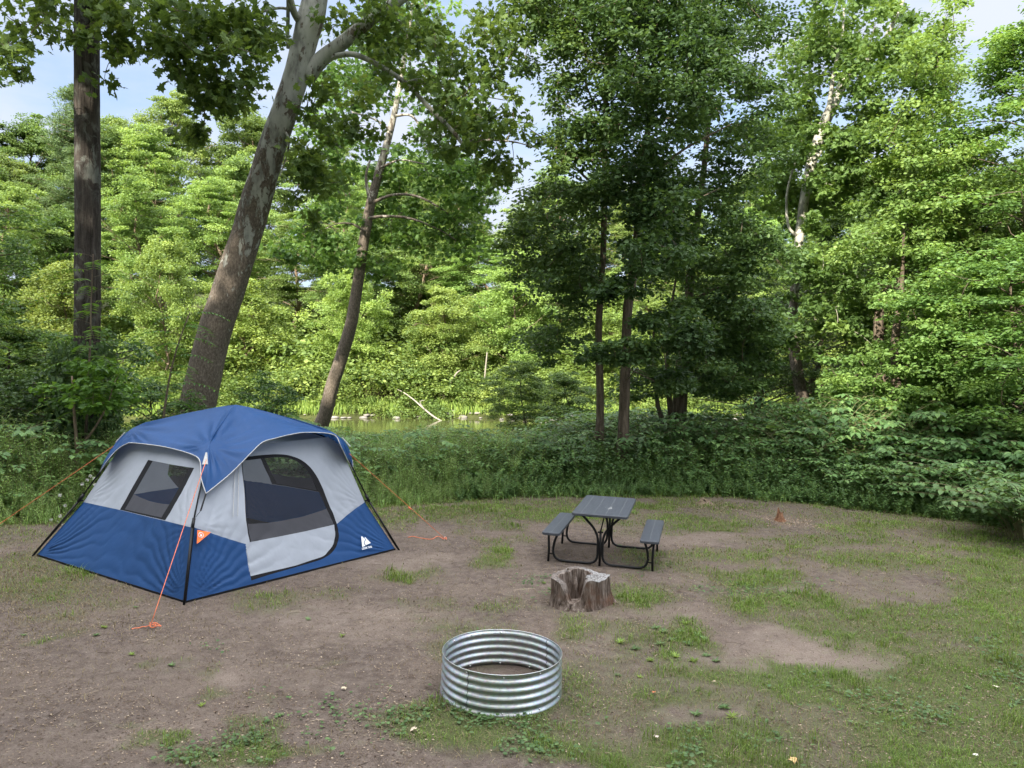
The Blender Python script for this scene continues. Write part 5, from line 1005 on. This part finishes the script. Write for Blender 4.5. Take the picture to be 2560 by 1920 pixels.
# poles with joints
for k_ in cs:
    out = nrm((TN[k_] - TC) * [1, 1, 0]); foot = TN[k_] + out * .055; foot[2] = gz(foot[0], foot[1]) - .01; jt = JN[k_] + out * .05 + [0, 0, .02]; hb = HUB[k_] + out * .02 + [0, 0, -.02]
    v, f = join([tube([foot, jt], .013, 10), tube([jt, hb + (jt - hb) * .02], .009, 10), tube([jt - (jt - foot) * .02, jt + (hb - jt) * .09], .018, 10)]); po = wobj('pole', v, f, M['pole'], tent, smooth_=True)
    v, f = join([tube([jt, jt - out * .05 - [0, 0, .0]], .011, 8), tube([foot + out * .03, foot - out * .1], .009, 6)]); bk = wobj('bracket', v, f, M['pole'], tent)
    # webbing strap from foot to joint beside the pole
    sdv = nrm(np.cross(out, [0, 0, 1])); a_ = TN[k_] + [0, 0, .02]; b_ = JN[k_] + out * .012; m_ = np.array([a_ - sdv * .016, a_ + sdv * .016, b_ + sdv * .016, b_ - sdv * .016]) + out * .014; m2 = m_ + out * .004
    wobj('webbing_strap', np.vstack([m_, m2]), np.array([[0, 1, 2, 3], [7, 6, 5, 4], [0, 4, 5, 1], [1, 5, 6, 2], [2, 6, 7, 3], [3, 7, 4, 0]]), M['zip_black'], tent)
    rp_ = [PEAK + (HUB[k_] + [0, 0, .0] - PEAK) * t_ + np.array([0, 0, .02 * math.sin(math.pi * t_) - .075]) for t_ in np.linspace(0, 1, 8)]; v, f = tube(rp_, .009, 8); wobj('roof_pole', v, f, M['pole'], tent, smooth_=True)
# black elastic tie from fly tip to wall at near corner
v, f = join([tube([tipN, tipN + (JN['N'] - tipN) * .55 + n_f * .03], .010, 6), tube([tipN + (JN['N'] - tipN) * .55 + n_f * .03, JN['N'] + [0.02, 0, .1]], .003, 5)]); wobj('elastic_tie', v, f, M['pole'], tent)
# door roll ties hanging by the door
for u_ in (.19, .215):
    q = S_f(np.full(6, u_), np.linspace(1.75, 1.05, 6)) + n_f * (.012 * np.sign(np.dot(n_f, TN['N'] - TC))); v, f = tube(q, .004, 5); wobj('door_tie', v, f, M['piping'], tent)
# corner tabs
def tab(h_, name='rope_tab'):
    o_ = nrm((h_ - TC) * [1, 1, 0]); s_ = np.cross(o_, [0, 0, 1]); a_ = h_ + o_ * .075 + [0, 0, -.03]; V = np.array([a_ - s_ * .008, a_ + s_ * .008, a_ + s_ * .03 + o_ * .10 - [0, 0, .12], a_ - s_ * .03 + o_ * .10 - [0, 0, .12]]); V = np.vstack([V, V + o_ * .012])
    wobj(name, V, np.array([[0, 1, 2, 3], [7, 6, 5, 4], [0, 4, 5, 1], [1, 5, 6, 2], [2, 6, 7, 3], [3, 7, 4, 0]]), M['piping'], tent)
for k_ in 'NLR': tab(HUB[k_] + (nrm((HUB['N'] - TC) * [1, 1, 0]) * .085 + [0, 0, -.01] if k_ == 'N' else 0))
# orange pennant
sg = np.sign(np.dot(n_f, TN['N'] - TC)); pz = lambda a, b: ray_plane(a, b, JN['N'] + n_f * sg * .03, n_f)
tr_ = [pz(493.5, 1325), pz(527, 1331), pz(492, 1360)]; V = np.vstack([tr_, np.array(tr_) + n_f * sg * .003]); pen = wobj('orange_pennant', V, [np.array([[0, 1, 2], [5, 4, 3]]), np.array([[0, 3, 4, 1], [1, 4, 5, 2], [2, 5, 3, 0]])], M['orange'], tent)
c_ = pz(502, 1338) + n_f * sg * .006; ux = nrm(JN['R'] - JN['N']); uy = nrm(np.cross(n_f * sg, ux)); uy = uy * np.sign(uy[2]); th = np.linspace(0, 6.283, 25)
ring_ = c_ + .027 * (np.cos(th)[:, None] * ux + np.sin(th)[:, None] * uy); v1 = tube(ring_, .0028, 6); drop = c_ + np.array([[0, .017], [.011, -.002], [.006, -.014], [-.006, -.014], [-.011, -.002]]) @ np.array([ux, uy]); v2 = (np.vstack([drop, c_]), np.array([[5, 0, 1], [5, 1, 2], [5, 2, 3], [5, 3, 4], [5, 4, 0]]))
v, f = join([v1, v2]); em = wobj('flame_emblem', v, f, M['print_white'], tent)
# mountain emblem and lettering printed on the blue lower wall
def wallframe(u, v):
    P = S_f(np.array(u), np.array(v)); ex = nrm(TN['R'] - TN['N']); n0 = nrm(np.cross(TN['R'] - TN['N'], JN['R'] - TN['R'])); n0 = n0 * np.sign(np.dot(n0, TN['N'] - TC)); ey = nrm(np.cross(n0, ex)); ey = ey * np.sign(ey[2]); return P, ex, ey, n0
P0, ex, ey, n0 = wallframe(.857, .27)
left_ = [(-.085, -.075), (-.055, .075), (-.045, .088), (-.030, .080), (-.010, .052), (.000, .045), (.012, .030), (-.030, -.012), (-.034, -.040), (-.018, -.066)]
right_ = [(.012, .062), (.022, .058), (.100, -.045), (.045, -.052), (-.006, -.060), (-.022, -.036), (-.016, -.012), (.024, .026), (.006, .050)]
def flat_poly(pts, z):
    vs_ = [Vector(q) for q in pts]; res = delaunay_2d_cdt(vs_, [], [list(range(len(vs_)))], 1, 1e-6); q = np.array([[a[0], a[1]] for a in res[0]]); return P0 + (q * .84) @ np.array([ex, ey]) + n0 * z, np.array([f for f in res[2] if len(f) == 3])
v, f = join([flat_poly(left_, .022), flat_poly(right_, .022)]); wobj('mountain_emblem', v, f, M['print_white'], tent)
cu = bpy.data.curves.new('lettering', 'FONT'); cu.body = 'OZARK TRAIL'; cu.size = .035; cu.align_x = 'CENTER'; cu.offset = .0012; to = bpy.data.objects.new('tmp', cu); link(to)
bpy.context.view_layer.update(); dg = bpy.context.evaluated_depsgraph_get(); tm = bpy.data.meshes.new_from_object(to.evaluated_get(dg)); bpy.data.objects.remove(to)
tv = np.zeros(len(tm.vertices) * 3); tm.vertices.foreach_get('co', tv); tv = tv.reshape(-1, 3); W = P0 + (tv[:, :1] * .78) * ex + (tv[:, 1:2] - .096) * ey + n0 * .022 - np.array(tent.location); tm.vertices.foreach_set('co', W.ravel().astype(np.float32)); tm.materials.clear(); tm.materials.append(M['print_white']); tm.name = 'lettering'; obj('lettering', tm, tent)
# guy ropes
def rope(pts, rad=.0035, tw=0):
    return tube(catmull(pts, 10) if len(pts) > 2 else np.array([pts[0] + (pts[1] - pts[0]) * t_ for t_ in np.linspace(0, 1, 12)]), rad, 6)
gxy = lambda px, py: (lambda q: np.array([q[0], q[1], float(ground(q[0], q[1])) + .012]))(gpt(px, py))
hookN = at(516, 1149, 8.38); pegN = gxy(379, 1571)
loops = [rope([pegN + np.array(q) * .62 for q in l], .004) for l in ([(0, 0, .05), (.04, .02, .06), (.10, .03, .02), (.14, 0, .012), (.06, -.02, .03), (0, 0, .04), (-.04, .03, .05), (.02, .05, .03), (.07, .0, .01), (.02, -.05, .01), (-.02, -.02, .04)], [(0, 0, .03), (-.07, -.02, .012), (-.12, -.01, .008), (-.17, -.06, .006), (-.22, -.07, .006), (-.24, -.11, .006)])]
v, f = join([rope([hookN, pegN + [0, 0, .04]], .004)] + loops); wobj('guy_rope', v, f, M['rope'], tent, smooth_=True)
pegR = gxy(1111, 1351); hookR = at(853, 1116, 10.0)
v, f = join([rope([hookR, pegR + [0, 0, .02]], .0035), rope([gxy(1111, 1351), gxy(1095, 1343), gxy(1078, 1350), gxy(1050, 1347), gxy(1032, 1343), gxy(1020, 1345)], .0045), rope([pegR + [0, 0, .02], pegR + [.02, .01, .03], pegR + [.03, -.02, .01], pegR + [-.01, 0, .02]], .005), tube([hookR + (pegR - hookR) * .635, hookR + (pegR - hookR) * .66], .012, 6)]); wobj('guy_rope', v, f, M['rope'], tent, smooth_=True)
hookL = at(297, 1106, 9.5); pegL = gxy(-120, 1398)
v, f = join([rope([hookL, pegL + [0, 0, .02]], .0035), rope([pegL, pegL + [-.1, .05, 0], pegL + [-.2, 0, 0]], .004)]); wobj('guy_rope', v, f, M['rope'], tent, smooth_=True)
for pg in (pegN, pegR, pegL):
    v, f = tube([pg + [0, 0, -.08], pg + [0, 0, .035], pg + [.012, 0, .042]], .004, 6); wobj('tent_peg', v, f, M['bolt'], tent)

# ------------------------------------------------------------------ fire ring
rc = np.array([-.085, 5.93]); rz = float(gz(*rc)); RT = .458; RH = .30
ring = empty('fire_ring', (rc[0], rc[1], rz), 'round corrugated galvanised steel fire ring standing on the dirt in front', 'fire ring'); ring.rotation_euler = (0, R(1.9), 0)
def ring_profile(n=132, nc=5):
    zt = np.linspace(0, RH, n); rr_ = RT + .0075 * np.cos(2 * math.pi * (zt / RH) * nc) + .010 * (1 - zt / RH); return zt, rr_
zt, rr_ = ring_profile(); prof = np.vstack([np.stack([rr_ + .0012, zt], 1), [[rr_[-1] + .003, RH + .002], [rr_[-1] + .0035, RH + .005], [rr_[-1], RH + .0065], [rr_[-1] - .0035, RH + .005], [rr_[-1] - .003, RH + .002]], np.stack([rr_ - .0012, zt], 1)[::-1]])
for seg in range(2):
    na = 97; th = np.linspace(0, math.pi, na) + R(-104 + 180 * seg) - R(.6) * 0; n_ = len(prof)
    V = np.stack([prof[None, :, 0] * np.cos(th)[:, None], prof[None, :, 0] * np.sin(th)[:, None], prof[None, :, 1] * np.ones(na)[:, None]], -1)
    V *= np.array([1, 1, 1]); k_ = np.arange(na - 1)[:, None] * n_ + np.arange(n_)[None]; k2 = np.arange(na - 1)[:, None] * n_ + (np.arange(n_)[None] + 1) % n_
    obj('corrugated_panel', mesh('corrugated_panel', V.reshape(-1, 3), np.stack([k_, k_ + n_, k2 + n_, k2], -1).reshape(-1, 4), M['galv'], smooth_=True), ring)
for ang in (-122, 58 - 20):   # dark overlap seams following the corrugation
    a = R(ang); s_ = np.array([-math.sin(a), math.cos(a)]); sgn = 1 if ang < 0 else -1; off = .0022 * sgn
    P = np.stack([(rr_ + off) * math.cos(a), (rr_ + off) * math.sin(a), zt], 1); v, f = tube(P, .0022, 5); obj('overlap_seam', mesh('overlap_seam', v, f, M['seam_dark'], smooth_=True), ring)
for ang in (-124, -88, -52, -20, 92, 60, 36, 125, 150, -160):
    a = R(ang); sgn = 1 if ang < 0 and ang > -150 else -1
    for zz in (RH - .018, .02):
        r0 = np.interp(zz, zt, rr_) + .002 * sgn; d = np.array([math.cos(a), math.sin(a), 0]) * sgn; c = np.array([r0 * math.cos(a), r0 * math.sin(a), zz]); v, f = join([tube([c, c + d * .003], .008, 10), tube([c + d * .003, c + d * .006, c + d * .0075], [.0058, .0045, .002], 10)]); obj('bolt', mesh('bolt', v, f, M['bolt'], smooth_=True), ring)

# ------------------------------------------------------------------ picnic table
tx, ty_ = 1.061, 9.435; tz = float(gz(tx, ty_))
tab_ = empty('picnic_table', (tx, ty_, tz), 'dark grey plastic picnic table with attached benches on black steel legs', 'picnic table'); tab_.rotation_euler = (0, R(1.72), R(-14.0))
def rbox(cx_, cy_, cz, sx_, sy_, sz, rad, n=6, bev=.006):
    pts = []
    for (ax, ay, a0) in ((1, 1, 0), (-1, 1, 90), (-1, -1, 180), (1, -1, 270)):
        for k_ in range(n + 1): a = R(a0 + 90 * k_ / n); pts.append((ax * (sx_ / 2 - rad) + rad * math.cos(a), ay * (sy_ / 2 - rad) + rad * math.sin(a)))
    pts = np.array(pts); m_ = len(pts); rings = []
    for dz, sc_ in ((-sz / 2, 1 - bev / (sx_ / 2)), (-sz / 2 + bev, 1), (sz / 2 - bev, 1), (sz / 2, 1)):
        s2 = np.array([1 - (bev / (sx_ / 2) if sc_ < 1 or dz == sz / 2 else 0), 1 - (bev / (sy_ / 2) if sc_ < 1 or dz == sz / 2 else 0)]); rings.append(np.hstack([pts * s2, np.full((m_, 1), dz)]))
    V = np.vstack(rings + [[[0, 0, -sz / 2]], [[0, 0, sz / 2]]]) + [cx_, cy_, cz]; k_ = np.arange(m_); F4 = np.vstack([np.stack([k_ + i * m_, (k_ + 1) % m_ + i * m_, (k_ + 1) % m_ + (i + 1) * m_, k_ + (i + 1) * m_], 1) for i in range(3)])
    F3 = np.vstack([np.stack([np.full(m_, 4 * m_), (k_ + 1) % m_, k_], 1), np.stack([np.full(m_, 4 * m_ + 1), k_ + 3 * m_, (k_ + 1) % m_ + 3 * m_], 1)]); return V, [F4, F3]
TL, TY0 = 1.28, .06
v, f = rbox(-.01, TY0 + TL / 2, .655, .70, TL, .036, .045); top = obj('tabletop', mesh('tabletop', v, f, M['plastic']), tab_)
v, f = join([box((-.01 + q, TY0 + TL / 2, .6745), (.003, TL - .05, .003)) for q in (-.235, -.075, .075, .235)]); obj('plank_groove', mesh('plank_groove', v, f, M['groove']), top)
for s_ in (-1, 1):
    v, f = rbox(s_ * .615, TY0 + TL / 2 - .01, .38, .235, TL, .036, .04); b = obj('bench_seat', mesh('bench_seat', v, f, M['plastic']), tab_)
    v, f = box((s_ * .615, TY0 + TL / 2 - .01, .3985), (.003, TL - .06, .002)); obj('plank_groove', mesh('plank_groove', v, f, M['groove']), b)
tr = .0155
def rounded(pts, rad, y, n=6):
    P = [np.array([a, y, b]) for a, b in pts]; out = [P[0]]
    for i in range(1, len(P) - 1):
        d0 = nrm(P[i - 1] - P[i]); d1 = nrm(P[i + 1] - P[i]); a = P[i] + d0 * rad; b = P[i] + d1 * rad
        for t_ in np.linspace(0, 1, n): out.append((1 - t_) ** 2 * a + 2 * t_ * (1 - t_) * P[i] + t_ * t_ * b)
    out.append(P[-1]); return np.array(out)
for yy in (TY0 + .12, TY0 + TL - .16):
    for s_ in (-1, 1):
        # U shaped side frame: from under the tabletop, down the centre, along the ground, up to the bench
        pth = rounded([(s_ * .25, .637), (s_ * .030, .42), (s_ * .030, .02), (s_ * .60, .02), (s_ * .60, .26), (s_ * .545, .362)], .13, yy); pth = np.vstack([pth]); v, f = tube(pth, tr, 10); obj('leg_frame', mesh('leg_frame', v, f, M['pole'], smooth_=True), tab_)
        v, f = tube([np.array([s_ * .665, yy, .362]), np.array([s_ * .655, yy, .15]), np.array([s_ * .66, yy, -.03])], tr, 10); obj('bench_leg', mesh('bench_leg', v, f, M['pole'], smooth_=True), tab_)
        v, f = join([box((s_ * .615, yy, .358), (.19, .03, .004)), box((s_ * .633, yy, .10), (.05, .012, .014))]); obj('bracket', mesh('bracket', v, f, M['pole']), tab_)
    v, f = tube([np.array([0, yy, .45]), np.array([0, yy, -.03])], tr, 10); obj('centre_post', mesh('centre_post', v, f, M['pole'], smooth_=True), tab_)
    v, f = join([box((0, yy, .635), (.56, .03, .004)), box((0, yy - .015, .43), (.07, .008, .02))]); obj('bracket', mesh('bracket', v, f, M['pole']), tab_)
v, f = join([tube([np.array([0, TY0 + .12, .44]), np.array([0, TY0 + TL * .5, .628])], .008, 8), tube([np.array([0, TY0 + TL - .16, .44]), np.array([0, TY0 + TL * .5, .628])], .008, 8)]); obj('cross_brace', mesh('cross_brace', v, f, M['pole'], smooth_=True), tab_)

# ------------------------------------------------------------------ hollow stump
sxy = np.array([.735, 8.12]); szg = float(gz(*sxy)); st_o = empty('tree_stump', (sxy[0], sxy[1], szg), 'weathered hollow tree stump with open front, between fire ring and picnic table', 'stump')
na, nh = 220, 46; th = np.linspace(0, 2 * math.pi, na, endpoint=False)
def ad(t0): return (th - R(t0) + math.pi) % (2 * math.pi) - math.pi
rout = .285 + .03 * np.sin(2 * th + .4) + .012 * np.sin(5 * th + 1) + .005 * np.sin(13 * th) + .03 * np.exp(-(ad(195) / .35) ** 2)
topz = .295 + .025 * np.exp(-(ad(125) / .5) ** 2) + .018 * np.sin(4 * th + 1) - .03 * np.exp(-(ad(20) / .5) ** 2)
gap = np.exp(-(np.abs(ad(252)) / .36) ** 4) * .72; topz = topz - gap * .29 + .02 * (fbm(th * 4, th * 0, 2, 7) - .5); rin = rout - .075 - .17 * np.exp(-(ad(-12) / .85) ** 4) - .02 * fbm(th * 3, th * 0, 2, 4)
rin = np.maximum(rin, .05)
hz = np.linspace(0, 1, nh); Vs = []; cut = []
for h_ in hz:
    z = -.04 + (topz + .04) * h_; fl = 1 + .18 * np.maximum(0, 1 - z / .16) ** 2 * (.5 + .8 * np.maximum(0, np.sin(3 * th + .8))) ; rr2 = rout * fl * (1 + .05 * (fbm(th * 9, z * 3, 1.3, 3) - .5) + .035 * (fbm(th * 24, z * 2, 1.4, 13, 2) - .5)); Vs.append(np.stack([rr2 * np.cos(th), rr2 * np.sin(th), z], 1)); cut.append(np.full(na, 0.0) if h_ < 1 else np.clip(1 - gap * 2, 0, 1) * (.3 + .7 * smooth(-.1, .6, np.cos(th))))
Vs.append(np.stack([(rin + .02) * np.cos(th), (rin + .02) * np.sin(th), topz + .004 + .012 * (fbm(th * 9, th * 0, 3, 9) - .5)], 1)); cut.append(np.clip(1 - gap * 2, 0, 1) * (.3 + .7 * smooth(-.1, .6, np.cos(th))))
for h_ in np.linspace(1, 0, 26):
    z = .02 + (topz - .02) * h_; rr2 = rin * (1 + .08 * (fbm(th * 7, z * 4, 1.4, 5) - .5)) * (.75 + .25 * h_); Vs.append(np.stack([rr2 * np.cos(th), rr2 * np.sin(th), z - .004], 1)); cut.append(np.zeros(na))
Vs.append(np.stack([0 * th + .03 * np.cos(th), .03 * np.sin(th), 0 * th + .03], 1)); cut.append(np.zeros(na))
Vs = np.array(Vs); n_ = len(Vs); k_ = np.arange(n_ - 1)[:, None] * na + np.arange(na)[None]; k2 = np.arange(n_ - 1)[:, None] * na + (np.arange(na)[None] + 1) % na
obj('stump_wood', mesh('stump_wood', Vs.reshape(-1, 3), np.stack([k_, k2, k2 + na, k_ + na], -1).reshape(-1, 4), M['stump'], tint={'cut': np.concatenate(cut)}, smooth_=False), st_o)
r = np.random.default_rng(8); ps = []
for k in range(9):  # slabs of rotten wood inside and splinters at the foot
    a = R(r.uniform(60, 175)); q = r.uniform(.10, .18); ps.append(tube(np.array([[q * math.cos(a), q * math.sin(a), .02], [q * 1.15 * math.cos(a), q * 1.15 * math.sin(a), .16], [q * 1.3 * math.cos(a), q * 1.3 * math.sin(a), r.uniform(.22, .34)]]), [.035, .028, .012], 6))
v, f = join(ps); obj('rotten_core', mesh('rotten_core', v, f, M['stump'], tint={'cut': np.zeros(len(v))}), st_o)
# small broken stubs with chips
def stub(px, py, h, rr0, label, mat, seed, jag=.5):
    x, y = gpt(px, py); r = np.random.default_rng(seed); na, nh = 40, 14; th = np.linspace(0, 2 * math.pi, na, endpoint=False); e = empty('broken_stub', (x, y, float(ground(x, y))), label, 'stump'); V = []
    tops = h * (1 - jag * fbm(th * 1.5, th * 0, 1.3, seed)) * (1 + .5 * np.exp(-((th - 2) / .5) ** 2))
    for h_ in np.linspace(0, 1, nh): z = -.03 + (tops + .03) * h_; q = rr0 * (1 + .9 * (1 - h_) ** 3) * (1 - .45 * h_) * (1 + .3 * (fbm(th * 4, h_ * 3 + 0 * th, 1, seed) - .5)); V.append(np.stack([q * np.cos(th), q * np.sin(th), z], 1))
    V.append(np.stack([.2 * rr0 * np.cos(th), .2 * rr0 * np.sin(th), tops * .8], 1)); V = np.array(V); n_ = len(V); k_ = np.arange(n_ - 1)[:, None] * na + np.arange(na)[None]; k2 = np.arange(n_ - 1)[:, None] * na + (np.arange(na)[None] + 1) % na
    obj('stub_wood', mesh('stub_wood', V.reshape(-1, 3), np.stack([k_, k2, k2 + na, k_ + na], -1).reshape(-1, 4), mat), e)
stub(1950, 1302, .20, .075, 'small reddish broken stump ringed by pale wood chips on the far dirt', M['wood_red'], 4)
stub(1762, 1260, .10, .16, 'low rooty stump remnant near the undergrowth beyond the table', M['bark_warm'], 6, .6)
def chips(name, px, py, sx_, sy_, n, seed, label, mat):
    x, y = gpt(px, py); r = np.random.default_rng(seed); xx = x + r.normal(0, sx_, n); yy = y + r.normal(0, sy_, n); V, F, ti = leaves(np.stack([xx, yy, ground(xx, yy) + r.uniform(.002, .015, n)], 1), r.normal(size=(n, 3)) * [1, 1, .2], r.normal(size=(n, 3)) * .4 + [0, 0, 1], r.uniform(.01, .035, n), 'diamond', r.uniform(.2, 1, n)); tag(obj(name, mesh(name, V, F, mat, tint=ti)), label, 'debris', kind='stuff')
M['chip'] = leafmat('chip', (.2, .13, .08), (.36, .26, .18), (.55, .44, .33), .05, .8, .1)
chips('wood_chips', 1965, 1305, .28, .26, 650, 3, 'pale wood chips spread round the reddish broken stump', M['chip'])
chips('bark_debris', 1800, 1270, .5, .25, 700, 5, 'bark and chip debris round the low rooty stump', M['litter'])
chips('dead_weed_heap', 1010, 1290, .8, .35, 1500, 6, 'pulled dead weeds heaped on the small rise beyond the tent', M['grass_dry'])
# ------------------------------------------------------------------ far bank stones and dead logs
def rock_mesh(seed):
    r = np.random.default_rng(seed); n, m_ = 12, 8; th = np.linspace(0, 2 * math.pi, n, endpoint=False); V = []
    for k_ in range(m_ + 1):
        ph = math.pi * k_ / m_; q = math.sin(ph) + 1e-3; V.append(np.stack([q * np.cos(th), q * np.sin(th), 0 * th + math.cos(ph)], 1))
    V = np.vstack(V); V = V * (1 + .45 * (fbm(V[:, 0] * 1.1 + V[:, 2], V[:, 1] * 1.1 + seed, 1.6, seed)[:, None] - .5)); V[:, 2] *= .45
    k_ = np.arange(m_)[:, None] * n + np.arange(n)[None]; k2 = np.arange(m_)[:, None] * n + (np.arange(n)[None] + 1) % n; return mesh('stone', V, np.stack([k_, k2, k2 + n, k_ + n], -1).reshape(-1, 4), M['rock'], smooth_=True)
RK = [rock_mesh(s) for s in (1, 2, 3)]; r = np.random.default_rng(15)
for i in range(54):
    px = r.uniform(700, 1500) if i < 38 else r.uniform(1800, 1960); Yd = 44.9 + r.normal(0, .25) - (1.2 if i % 9 == 0 else 0); x = at(px, 1045, Yd)[0]; wob = 1.2 * math.sin(x * .21) + .6 * math.sin(x * .53 + 1); Yd = Yd - wob * .5 + .3
    o = obj('stone', RK[i % 3], None, (x, Yd, max(-1.0, float(gz(x, Yd))) + .03)); s = r.uniform(.08, .28); o.scale = (s * r.uniform(.9, 1.7), s, s * r.uniform(.6, 1)); o.rotation_euler = (0, 0, r.uniform(0, 6)); tag(o, 'pale river stone lying at the waterline of the far bank', 'stone', 'stones along the far waterline')
def log(name, pts, Yd, label):
    (v, f), pc, wc = near_trunk(pts, Yd, 0, None, None, 10, .06, 9, 5); e = empty(name, pc[0], label, 'log'); wobj('trunk', v, f, M['deadwood'], e, smooth_=True); return e
e = log('dead_log', [(1110, 1056, 4), (1085, 1042, 4), (1060, 1022, 4), (1035, 1000, 3), (1010, 982, 3), (990, 972, 1)], [43.5, 43.8, 44.2, 44.8, 45.5, 46], 'bleached dead log sloping from the far bank thicket into the river')
(v, f), pc, wc = near_trunk([(1060, 1022, 3), (1050, 1005, 2), (1062, 1000, 1)], 44, 0, None, None, 6, .05, 2, 4); wobj('limb', v, f, M['deadwood'], e)
log('leaning_dead_trunk', [(1105, 1000, 5), (1125, 965, 5), (1140, 935, 4), (1152, 925, 2)], 47.5, 'bare pale trunk leaning right out of the far bank thicket')
log('standing_dead_trunk', [(1209, 1010, 6), (1211, 960, 5), (1214, 920, 4), (1218, 880, 3)], 47.5, 'slim pale upright trunk in the far bank thicket')
